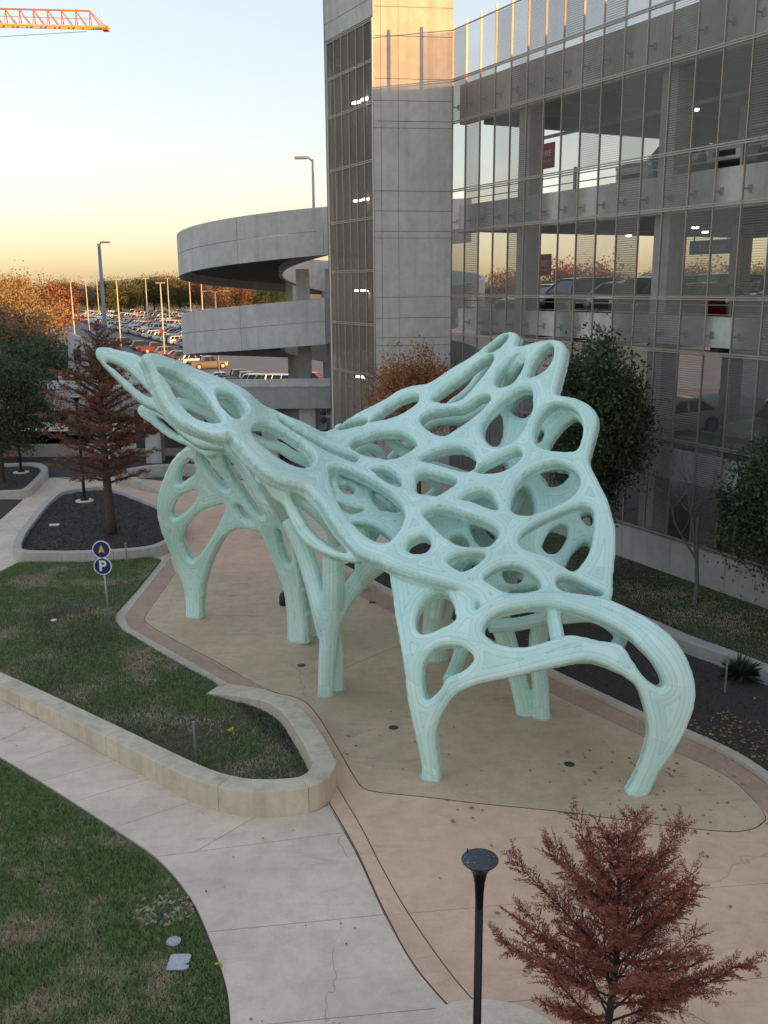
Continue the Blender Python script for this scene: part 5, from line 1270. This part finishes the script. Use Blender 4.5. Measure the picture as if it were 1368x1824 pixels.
# car park surface and the rows
b = MB(); vs = []; ys = [104,118,132,160,200,250,300]
for y in ys: vs += [(-160, y, lot_z(y)+.03), (60, y, lot_z(y)+.03)]
b.add(vs, [(2*i, 2*i+1, 2*i+3, 2*i+2) for i in range(len(ys)-1)]); tag(b.build('car_park', lot_m), kind='structure')
def pxY(px, Y): return float(V(px, 560, Y).x)
rg = random.Random(5); pal = [WH]*8+[SI]*5+[GY]*3+[BK]*2+[DB,BL,RE,TN_]
slope = math.atan2(3.6, 168)
# near row: named cars in view
near = [('suv',DB,222,'navy SUV at the left end of the nearest car park row'),('suv',BK,252,'black SUV second from the left in the nearest car park row'),('pickup',MR,272,'maroon pickup truck in the nearest car park row'),('suv',GY,296,'dark grey SUV in the middle of the nearest car park row'),('sedan',MR,312,'maroon sedan in the middle of the nearest car park row'),('suv',BK,328,'black SUV just left of the white cars in the nearest row'),('suv',WH,346,'white SUV at the right end of the nearest row beside the ramp'),('pickup',GY,366,'dark grey pickup truck partly hidden by the lower ramp band')]
for i, (k, c, px, lab) in enumerate(near):
    Y = 182-.285*(px-222); car(k, (pxY(px, Y), Y, lot_z(Y)+.03), math.atan2(ED.y, ED.x)+R(180+rg.uniform(-3, 3)), c, lab)
near2 = [('sedan',WH,392,118,'white sedan under the lower ramp band left of the dark pickup'),('pickup',BK,422,116,'black pickup truck under the lower ramp band'),('pickup',GY,436,112,'dark grey pickup truck in front of the black one under the ramp'),('suv',WH,462,110,'white SUV beside the dark grey pickup under the ramp'),('suv',(.45,.62,.10),486,109,'lime green taxi SUV under the ramp'),('boxy',WH,506,107,'white boxy off-roader at the right of the gap under the ramp'),('suv',RE,556,112,'red SUV between the ramp columns')]
for k, c, px, Y, lab in near2: car(k, (pxY(px, Y), Y, lot_z(Y)+.03), R(200 if px < 450 else 165), c, lab)
names_used = {}
A0 = Vector((pxY(345, 147), 147, 0)); nth = ['second','third','fourth','fifth','sixth','seventh','eighth','ninth','tenth','eleventh','twelfth','thirteenth','fourteenth']
side = ['far left', 'left', 'middle', 'right', 'far right']
offs = [8.5,13.8,21.5,26.8,34.5,39.8,47.5,52.8,60.5,65.8,73.5,78.8,86.5]; count = 0
for ri, o_ in enumerate(offs):
    t_ = -40.0; rowcars = []; cars_made = []
    while t_ < 230:
        t_ += rg.uniform(2.75, 3.15)
        q = A0+FD*t_+ED*o_; 
        if not (146 < q.y < 300): continue
        q.z = lot_z(q.y)+.03; px, py = proj(q)
        if not (140 < px < (372 if q.y < 200 else 480)) or rg.random() < .08: continue
        k = rg.choice(['suv','suv','sedan','sedan','hatch','pickup','boxy']); c = rg.choice(pal); col_ = tuple(max(0, q_*rg.uniform(.85, 1.1)) for q_ in c)
        count += 1; rowcars.append((px, k, c))
        cars_made.append(car(k, q, math.atan2(ED.y, ED.x)+R((0 if ri % 2 else 180)+rg.uniform(-3, 3)), col_, 'car', 'cars in the far car park rows', parts=False))
    order = sorted(range(len(rowcars)), key=lambda i_: rowcars[i_][0])
    for pos_, i_ in enumerate(order):
        n_ = pos_+1; suf = 'th' if 10 < n_ % 100 < 14 else {1: 'st', 2: 'nd', 3: 'rd'}.get(n_ % 10, 'th')
        cars_made[i_]['label'] = f'{CN[rowcars[i_][2]]} {KN[rowcars[i_][1]]}, {n_}{suf} from the left in the {nth[ri]} row of the car park'
print('lot cars', count)
# cars in the garage
def gcar(kind, s, d, z, c, lab, ang=0.0):
    p = FP(s, d, z); car(kind, p, math.atan2(ED.y, ED.x)+ang, c, lab)
gcar('suv', 4.6, 4.4, 8.55, SI, 'silver SUV at the right of the middle garage level', .15)
gcar('boxy', 1.9, 4.4, 8.55, GY, 'dark grey boxy off-roader beside the column on the middle garage level', .0)
gcar('suv', 7.0, 4.4, 8.55, DB, 'navy SUV at the right edge of the middle garage level')
gcar('sedan', -2.6, 4.4, 8.55, RE, 'red sedan on the middle garage level')
gcar('suv', -5.2, 4.4, 8.55, GY, 'dark grey SUV left of the red sedan in the garage')
gcar('hatch', -7.2, 4.6, 8.55, SI, 'silver hatchback right of the near column on the middle garage level')
gcar('suv', -10.0, 4.6, 8.55, BK, 'black SUV behind the left column on the middle garage level')
gcar('sedan', -12.0, 4.6, 8.55, DB, 'navy sedan next to the tower on the middle garage level')
gcar('pickup', -4.2, 5.0, 13.3, SI, 'silver pickup truck on the upper garage level', .1)
gcar('sedan', -1.6, 4.6, 13.5, GY, 'dark grey sedan on the upper garage level')
gcar('suv', .8, 4.2, 13.5, WH, 'white SUV behind the column on the upper garage level')
gcar('sedan', 2.9, 4.2, 13.7, WH, 'white sedan on the upper garage level under the exit sign', .1)
gcar('suv', 5.6, 4.2, 13.8, SI, 'silver SUV at the right edge of the upper garage level')
gcar('pickup', 1.6, 5.4, 4.15, TN_, 'beige pickup truck on the lower garage level')
gcar('suv', 3.9, 4.4, 4.15, BK, 'black SUV on the lower garage level')
gcar('sedan', -3.6, 4.4, 4.15, WH, 'white sedan on the lower garage level behind the oak')
k_ = 0
for z_, zz_ in ((8.55, 'middle'), (13.3, 'upper')):
    for s_ in (-11.2, -8.4, -5.6, -2.8, 0.0, 2.8, 5.6):
        k_ += 1; c_ = [BK, SI, DB, WH, GY, BK, SI][k_ % 7]; kd_ = ['suv', 'sedan', 'boxy', 'hatch', 'suv'][k_ % 5]
        gcar(kd_, s_+.4, 12.6 if z_ < 9 else 9.0, z_ if z_ < 9 else 13.0+max(0, (s_+6.5)/14.1*.75), c_, f'{CN[c_]} {KN[kd_]} in the rear row of the {zz_} garage level, {["first","second","third","fourth","fifth","sixth","seventh"][(k_-1) % 7]} from the tower', math.pi)
# upper garage ramp floor that carries those cars
b = MB(); b.add([FP(-6.5, 1.45, 13.0)-P0, FP(S1, 1.45, 13.75)-P0, FP(S1, 15, 13.75)-P0, FP(-6.5, 15, 13.0)-P0], [(0,1,2,3)]); b.build('ramp_floor', floor_c, garage)

# ================================================================== street furniture
black_metal = plain('black_metal', (.012,.012,.014), .35, .5, .1); galv = plain('galvanised', (.38,.39,.40), .45, .7, .08); grey_pole = plain('grey_pole', (.22,.25,.30), .5, .3, .05)
# trumpet lamp in front
Yl = 9.55; pl = V(850, 1545, Yl); zt_ = V(850, 1531, Yl).z
lamp = empty('street_lamp', (pl.x+.03, Yl, 0)); tag(lamp, 'black trumpet-shaped lamp post with a flat round head in front of the cypress', 'lamp')
b = MB(); b.lathe([(.11,0),(.11,.03),(.065,.05),(.055,.35),(.05,.4),(.047,zt_-.62)], n=20); b.build('post', black_metal, lamp, True)
b = MB(); b.lathe([(.047,zt_-.62),(.05,zt_-.45),(.06,zt_-.3),(.085,zt_-.17),(.13,zt_-.08),(.185,zt_-.035),(.20,zt_-.02),(.20,zt_)], n=32); b.build('trumpet', black_metal, lamp, True)
t = NT('lamp_top'); nn = t.noise(26, 4, .7, t.pos()); t.col(t.mix(t.ramp(nn, [(.64, (0,0,0)), (.68, (1,1,1))]), (.045,.055,.07), (.6,.6,.58))); t.rough(.55)
b = MB(); b.lathe([(.207,zt_-.012),(.212,zt_+.002),(.205,zt_+.012),(.0,zt_+.02)], n=32); b.build('lamp_head', t.mat, lamp, True)
b = MB(); b.tube([(-.13,.13,zt_+.01),(-.13,.13,zt_+.055)], .008, 6); b.build('sensor_stub', black_metal, lamp)
# lamp posts on the left
for i, (px, py, z, h, lab) in enumerate(((151,893,.26,4.6,'slim black lamp post in the ring planter'), (38,842,.24,4.4,'slim black lamp post under the dark oak'))):
    p = G(px, py, z); r = empty('lamp_post', (p.x, p.y, z)); tag(r, lab, 'lamp', 'slim black lamp posts')
    b = MB(); b.lathe([(.42,-.02),(.42,.05),(.38,.07)], n=20); b.build('footing', walk_m, r)
    b = MB(); b.lathe([(.2,.07),(.2,.12),(.09,.2),(.07,.3),(.065,h)], n=12); b.build('post', black_metal, r)
    b = MB(); b.lathe([(.065,h),(.1,h+.12),(.26,h+.26),(.28,h+.3)], n=16); b.build('lamp_head', black_metal, r)
# parking sign
p = G(198, 1143, .06); sg = empty('parking_sign', (p.x, p.y, .05)); tag(sg, 'round navy parking sign with arrow disc above on a thin post in the grass', 'sign')
sc_top = V(187, 962, p.y).z-.05; rd = .255
b = MB(); b.tube([(0,0,0),(-.02,0,1.3),(-.05,0,sc_top-rd*1.5)], .032, 10); b.build('post', galv, sg, True)
for k, zc_ in enumerate((sc_top-rd, sc_top-3*rd+.02)):
    d = empty('disc', (0,0,0)); bpy.data.objects.remove(d)
    b = MB(); b.lathe([(rd,-.012),(rd,.012)], n=32); o = b.build('sign_disc', white_p, sg); o.location = (-.05, -.06, zc_); o.rotation_euler = (R(90), 0, 0)
    b = MB(); b.lathe([(rd-.028,.0),(rd-.028,.017)], n=32); b.build('disc_face', blue_p, o)
    if k == 0:
        b = MB(); b.prism([(0,.15),(.10,-.11),(.0,-.065),(-.10,-.11)], .017, .022); b.build('arrow', yel_p, o)
    else: link_mesh('lettering', text_mesh('P', .42, white_p, bold=.012), None, o).location = (0, -.0, .019)
# thin stakes
for px, py, h, lab in ((349,1358,.95,'thin metal stake in the grass at the right end of the long planter'), (226,1002,.75,'thin metal stake in front of the ring planter'), (1291,1232,.95,'thin metal stake in the mulch beside the spiky yucca')):
    p = G(px, py, .06); b = MB(); b.tube([(0,0,0),(0,0,h)], .028, 8); b.lathe([(.034,h-.01),(.034,h+.02)], n=8); o = b.build('metal_stake', galv); o.location = (p.x, p.y, .04); tag(o, lab, 'stake', 'thin metal stakes')
# covers and ground lights
cov = plain('grey_cover', (.50,.49,.52), .6, 0, .1, 12); drain = plain('drain_metal', (.10,.10,.10), .5, .6)
def ring_item(name, lab, cat, px, py, r, m1, z=.012, grp=None, m2=None):
    p = G(px, py, z); b = MB(); b.lathe([(r,-.02),(r,.002),(r*.94,.006)], n=24); b.add([(0,0,0)], []); o = b.build(name, m1); o.location = (p.x, p.y, z); tag(o, lab, cat, grp)
    b = MB(); b.lathe([(r*.8,.006),(r*.8,.010),(r*.76,.012)], n=24); b.build('lid', m2 or m1, o); return o
lens = plain('lens_glass', (.45,.45,.42), .2)
for px, py, lab, m2 in ((701,1296,'round grey floor drain on the pad near the front leg', drain), (1014,1361,'round grey floor drain on the pad under the front arch', drain), (537,1185,'round grey floor drain beside the middle legs', drain), (412,1061,'pale round ground light near the far left leg', lens), (421,1123,'pale round ground light in the middle of the left pad', lens), (663,1073,'small round floor drain behind the middle legs', drain)):
    ring_item('ground_light' if m2 is lens else 'floor_drain', lab, 'light' if m2 is lens else 'drain', px, py, .115, galv if m2 is lens else drain, .011, None, m2)
o = ring_item('valve_cover', 'pale round valve cover in the lawn at the lower left', 'cover', 309, 1676, .115, cov, .022)
p = G(319, 1714, .02); o = empty('utility_box', (p.x, p.y, 0)); tag(o, 'pale square utility box lid with a broken corner in the lawn', 'cover')
b = MB(); b.prism([(-.16,-.17),(.11,-.17),(.17,-.13),(.17,-.08),(.08,-.06),(.15,-.01),(.16,.14),(.12,.17),(-.13,.17),(-.16,.13)], -.02, .035); b.build('lid', cov, o)
b = MB(); b.box(-.165,.175,-.19,.175,-.05,.012); b.build('frame', trim_m, o)
p = G(96, 1106, .06); b = MB(); b.lathe([(.09,0),(.09,.03),(.07,.04)], n=16); o = b.build('valve_cover', white_p); o.location = (p.x, p.y, .065); tag(o, 'small white valve cap in the grass near the parking sign', 'cover')
p = G(97, 936, .27); b = MB(); b.box(-.2,.2,-.12,.12,0,.05); o = b.build('utility_cover', white_p); o.location = (p.x, p.y, .27); o.rotation_euler = (0,0,.2); tag(o, 'white rectangular cover on the mulch in the ring planter', 'cover')
# cobble pit
t = NT('pebble'); r_ = t.n('ShaderNodeObjectInfo').outputs['Random']; t.col(t.ramp(t.noise(7, 2, .5, t.pos()), [(.3, (.16,.12,.09)), (.5, (.30,.225,.16)), (.7, (.46,.38,.29))])); t.rough(.8); peb = t.mat
pit = empty('cobble_pit', G(292, 1622)); tag(pit, 'small pit of tan cobbles around a dark drain in the lawn', 'stones'); c0 = Vector(pit.location)
bs = MB(); k6 = []
for i in range(7): 
    for j in range(4): pass
ico = bmesh.new(); bmesh.ops.create_icosphere(ico, subdivisions=2, radius=1.0)
icv = np.array([v.co[:] for v in ico.verts]); icf = [tuple(v.index for v in f.verts) for f in ico.faces]; ico.free()
stone_me = []
for q in range(6):
    m = MB(); w = 1+.18*np.sin(icv@np.array([2.1+q, 1.3, 2.7-q*.3])+q)[:, None]; m.add((icv*w*[1, .75, .55]).tolist(), icf); stone_me.append(m.mesh('cobble', peb, True))
for i in range(150):
    a = random.uniform(0, 6.28); rr = math.sqrt(random.uniform(.10, 1))
    x, y = .52*rr*math.cos(a), .42*rr*math.sin(a)
    o = link_mesh('cobble', random.choice(stone_me), None, pit); s = random.uniform(.022, .045); o.scale = (s, s, s); o.location = (x, y, .012+random.uniform(0, .02)); o.rotation_euler = (random.uniform(-.3, .3), random.uniform(-.3, .3), random.uniform(0, 6.28))
b = MB(); b.lathe([(.14,.0),(.14,.02),(.1,.024)], n=14); b.build('drain_grate', trim_m, pit)
# yellow fallen fronds
yl = leaf_mat('yellow_leaf', (.40,.36,.03), (.55,.50,.05), (.65,.60,.10), .6, 5, .2)
for px, py, z, s, lab in ((411,1307,.12,.20,'bright yellow leaf sprig in the grass at the planter end'), (390,1722,.01,.13,'yellow green leaf lying at the lawn edge beside the walk')):
    p = G(px, py, z); n = 14; a = np.linspace(0, 6, n); C_ = np.column_stack([np.cos(a)*s*.35, np.sin(a)*s*.25, np.linspace(0, s*.8, n)]); D_ = rnd_dirs(n); v, q = leaf_quads(C_, D_, s*.5, s*.28)
    o = link_mesh('yellow_leaf_sprig', mesh_np('sprig', v, q, yl, 4)); o.location = p; tag(o, lab, 'leaf')
# yucca
yu = leaf_mat('yucca_leaf', (.03,.06,.03), (.055,.09,.045), (.12,.15,.07), .6, 4, .1)
p = G(1318, 1212, .05); y_ = empty('yucca', p); tag(y_, 'spiky green yucca in the mulch bed against the low wall', 'plant'); n = 230
az = RNG.uniform(0, 6.28, n); el = RNG.uniform(.1, 1.45, n); ln = RNG.uniform(.45, .75, n); d0 = np.column_stack([np.cos(az)*np.cos(el), np.sin(az)*np.cos(el), np.sin(el)])
sd = np.column_stack([-np.sin(az), np.cos(az), np.zeros(n)])*.011; a0 = np.column_stack([np.zeros((n, 2)), np.full(n, .12)]); mid = a0+d0*ln[:, None]*.55; tip = a0+d0*ln[:, None]; tip[:, 2] -= .12*np.cos(el)
v = np.stack([a0-sd, a0+sd, mid+sd, tip, mid-sd], 1).reshape(-1, 3); link_mesh('spikes', mesh_np('spikes', v, np.arange(5*n).reshape(-1, 5), yu, 5), None, y_)
b = MB(); b.lathe([(.08,0),(.09,.1),(.05,.2)], n=10); b.build('stem', bark_m, y_)
# small dark bag behind a leg
p = G(506, 1078); bg = empty('backpack', p); tag(bg, 'small black bag standing behind the second leg of the sculpture', 'bag')
b = MB(); b.lathe([(.12,0),(.16,.08),(.15,.3),(.10,.42),(.04,.46)], n=12); b.build('bag_body', black_p, bg, True); b = MB(); b.tube([(0,.05,.4),(.0,.12,.52),(0,.16,.4)], .02, 6); b.build('handle', black_p, bg)

# --- tall light poles
def light_pole(px, Y, ytop, zb, lab, arm=1.2, col=grey_pole, side=1, r=.12, grp=None, double=False):
    x = float(V(px, 500, Y).x); zt2 = V(px, ytop, Y).z; o = empty('light_pole', (x, Y, zb)); tag(o, lab, 'light pole', grp); h = zt2-zb
    b = MB(); b.tube([(0,0,0),(0,0,h*.5),(0,0,h)], [r, r*.85, r*.65], 10); b.build('pole', col, o, True)
    for s_ in ((1, -1) if double else (side,)):
        b = MB(); b.tube([(0,0,h-.1),(s_*arm*.4,0,h+.12),(s_*arm,0,h+.1)], .06, 6); b.build('arm', col, o)
        b = MB(); b.box(s_*arm-.35, s_*arm+.35, -.18, .18, h+.03, h+.16); b.build('lamp_head', col, o)
    return o
light_pole(181, 75, 434, -.2, 'tall blue grey light pole rising behind the left wing of the sculpture', .5, r=.19)
light_pole(562, 59, 284, 12.0, 'light pole standing on top of the spiral ramp', -.7, galv, r=.10)
for px, Y, yt, lab in ((125,190,502,'leftmost pale light pole in the car park'),(152,215,500,'pale light pole above the yellow markings at the left of the car park'),(207,178,499,'pale light pole near the left of the car park rows'),(259,225,497,'pale light pole left of the middle of the car park'),(285,155,505,'pale light pole with a red band in the front of the car park'),(298,260,496,'thin light pole right of the banded pole'),(337,250,500,'light pole just left of the ramp edge'),(358,200,502,'pale light pole right beside the ramp edge'),(90,240,498,'light pole in front of the red tree at the left'),(172,280,494,'short far light pole between the green trees')):
    light_pole(px, Y, yt, lot_z(Y), lab, .35, plain('cream_pole', (.52,.50,.44), .6) if 'cream_pole' not in MATS else MATS['cream_pole'], r=.14, grp='car park light poles', double=True)
light_pole(382, 120, 520, lot_z(120), 'double armed curved street light in front of the ramp', 1.4, galv, r=.13, double=True)
b = MB(); b.lathe([(.33,0),(.33,.04)], n=20); x = float(V(288, 590, 154.6).x); o = b.build('round_sign', red_p); o.location = (x, 154.6, V(288, 590, 154.6).z); o.rotation_euler = (R(90),0,0); tag(o, 'small round red sign on the banded car park pole', 'sign')
# concrete pylon
p = V(146, 690, 66); py_ = empty('concrete_pylon', (p.x, 66, 0)); tag(py_, 'pale tapered concrete pylon behind the reddish brown tree', 'monument')
hh = V(146, 592, 66).z
b = MB(); b.add([(-1.1,-.4,0),(1.5,-.4,0),(1.5,.4,0),(-1.1,.4,0),(-.55,-.3,hh),(.15,-.3,hh-.3),(.15,.3,hh-.3),(-.55,.3,hh)], [(0,3,2,1),(4,5,6,7),(0,1,5,4),(1,2,6,5),(2,3,7,6),(3,0,4,7)]); b.build('shaft', ramp_c, py_)
b = MB(); b.box(-.25,.25,-.42,-.36,hh*.72,hh*.84); b.build('opening', trim_m, py_)
# traffic signal by the garage entrance
p = V(576, 741, 52); tsg = empty('traffic_signal', (p.x, 52, 0)); tag(tsg, 'black two-lamp traffic signal by the garage entrance beneath the overpass', 'signal')
b = MB(); b.tube([(.45,0,0),(.45,0,3.2)], .06, 8); b.build('post', galv, tsg)
for zz in (p.z+.22, p.z-.22):
    b = MB(); b.lathe([(.19,-.05),(.19,.12),(.16,.15)], n=18); o = b.build('signal_lamp', black_p, tsg); o.location = (0,0,zz); o.rotation_euler = (R(90),0,0)
    b = MB(); b.lathe([(.13,.15),(.1,.17)], n=14); b.build('lens', trim_m, o)
b = MB(); b.box(-.1,.45,.0,.06,p.z-.1,p.z+.05); b.build('bracket', galv, tsg)
# crane
org = plain('crane_orange', (.62,.20,.05), .5); cy = plain('crane_yellow', (.75,.50,.15), .5)
Yc = 210; a = V(190, 50, Yc); c = V(-60, 44, Yc); h = 3.1
cr = empty('tower_crane', a); tag(cr, 'orange tower crane jib crossing the sky at the upper left', 'crane')
dirc = (c-a).normalized(); Lc = (c-a).length; seg = Lc/8.6; W2 = .9
b = MB(); b.bar((0,-W2,0), dirc*Lc+Vector((0,-W2,0)), .32); b.bar((0,W2,0), dirc*Lc+Vector((0,W2,0)), .32); b.build('lower_chord', cy, cr)
b = MB(); b.bar(dirc*3.2+EZ*h, dirc*Lc+EZ*h, .3); b.build('upper_chord', org, cr)
for i in range(10):
    if seg*i > Lc-1: break
    b = MB(); q = dirc*(3.2+seg*.86*i)+EZ*h
    for s_ in (-W2, W2):
        b.bar(dirc*(3.2+seg*.86*(i)-.0)+Vector((0,s_,0)), q, .16); b.bar(q, dirc*(3.2+seg*.86*(i-1)+.6)+Vector((0,s_,0)), .16)
    b.build('lattice', org, cr)
b = MB(); b.bar(dirc*3.2+EZ*h, EZ*.1, .16); b.box(-.8,.4,-W2,W2,-.5,.3); b.build('jib_tip', org, cr)
b = MB(); b.tube([EZ*-.6-Vector((4,0,0)), dirc*Lc-EZ*2.6], .07, 5); b.tube([dirc*3.2+EZ*1.6, dirc*Lc+EZ*1.8], .06, 5); b.build('cable', galv, cr)
b = MB(); b.tube([(-1,0,0),(-1,0,3.2)], .07, 5); b.build('mast_rod', galv, cr)
# orange barrier net and red tape near the overpass
for px, lab in ((108,'bright orange traffic barrel on the overpass left of the pylon'), (128,'bright orange traffic barrel on the overpass next to the pylon')):
    p = V(px, 668, 55.2); b = MB(); b.lathe([(.2,0),(.2,.05),(.16,.08),(.13,.6),(.09,.66)], n=14); o = b.build('traffic_barrel', MATS.get('orange_panel_mat') or plain('orange_panel_mat', (.7,.14,.04), .6)); o.location = (p.x, 55.2, 4.6); tag(o, lab, 'barrel')
    b = MB(); b.lathe([(.15,.34),(.146,.46)], n=14); b.build('white_band', white_p, o)
p = G(0, 828); b = MB(); b.tube([(-2,0,.9),(-.5,0,.75),(1.2,0,.9)], .05, 5); b.tube([(-2,0,.5),(-.5,0,.4),(1.2,0,.5)], .05, 5); o = b.build('barrier_tape', red_p); o.location = (p.x, p.y, 0); tag(o, 'red barrier tape between columns at the left edge', 'tape')
# dead end: lit ground under and beyond the overpass
flat('far_lawn', [(-45,62),(-12,62),(-9,90),(-60,90)], -.02, plain('far_grass', (.10,.13,.05), .9, 0, .3, .6), .02)
flat('far_path', [(-45,70),(-10,66),(-9.8,70),(-45,75)], -.008, walk_m, .008)
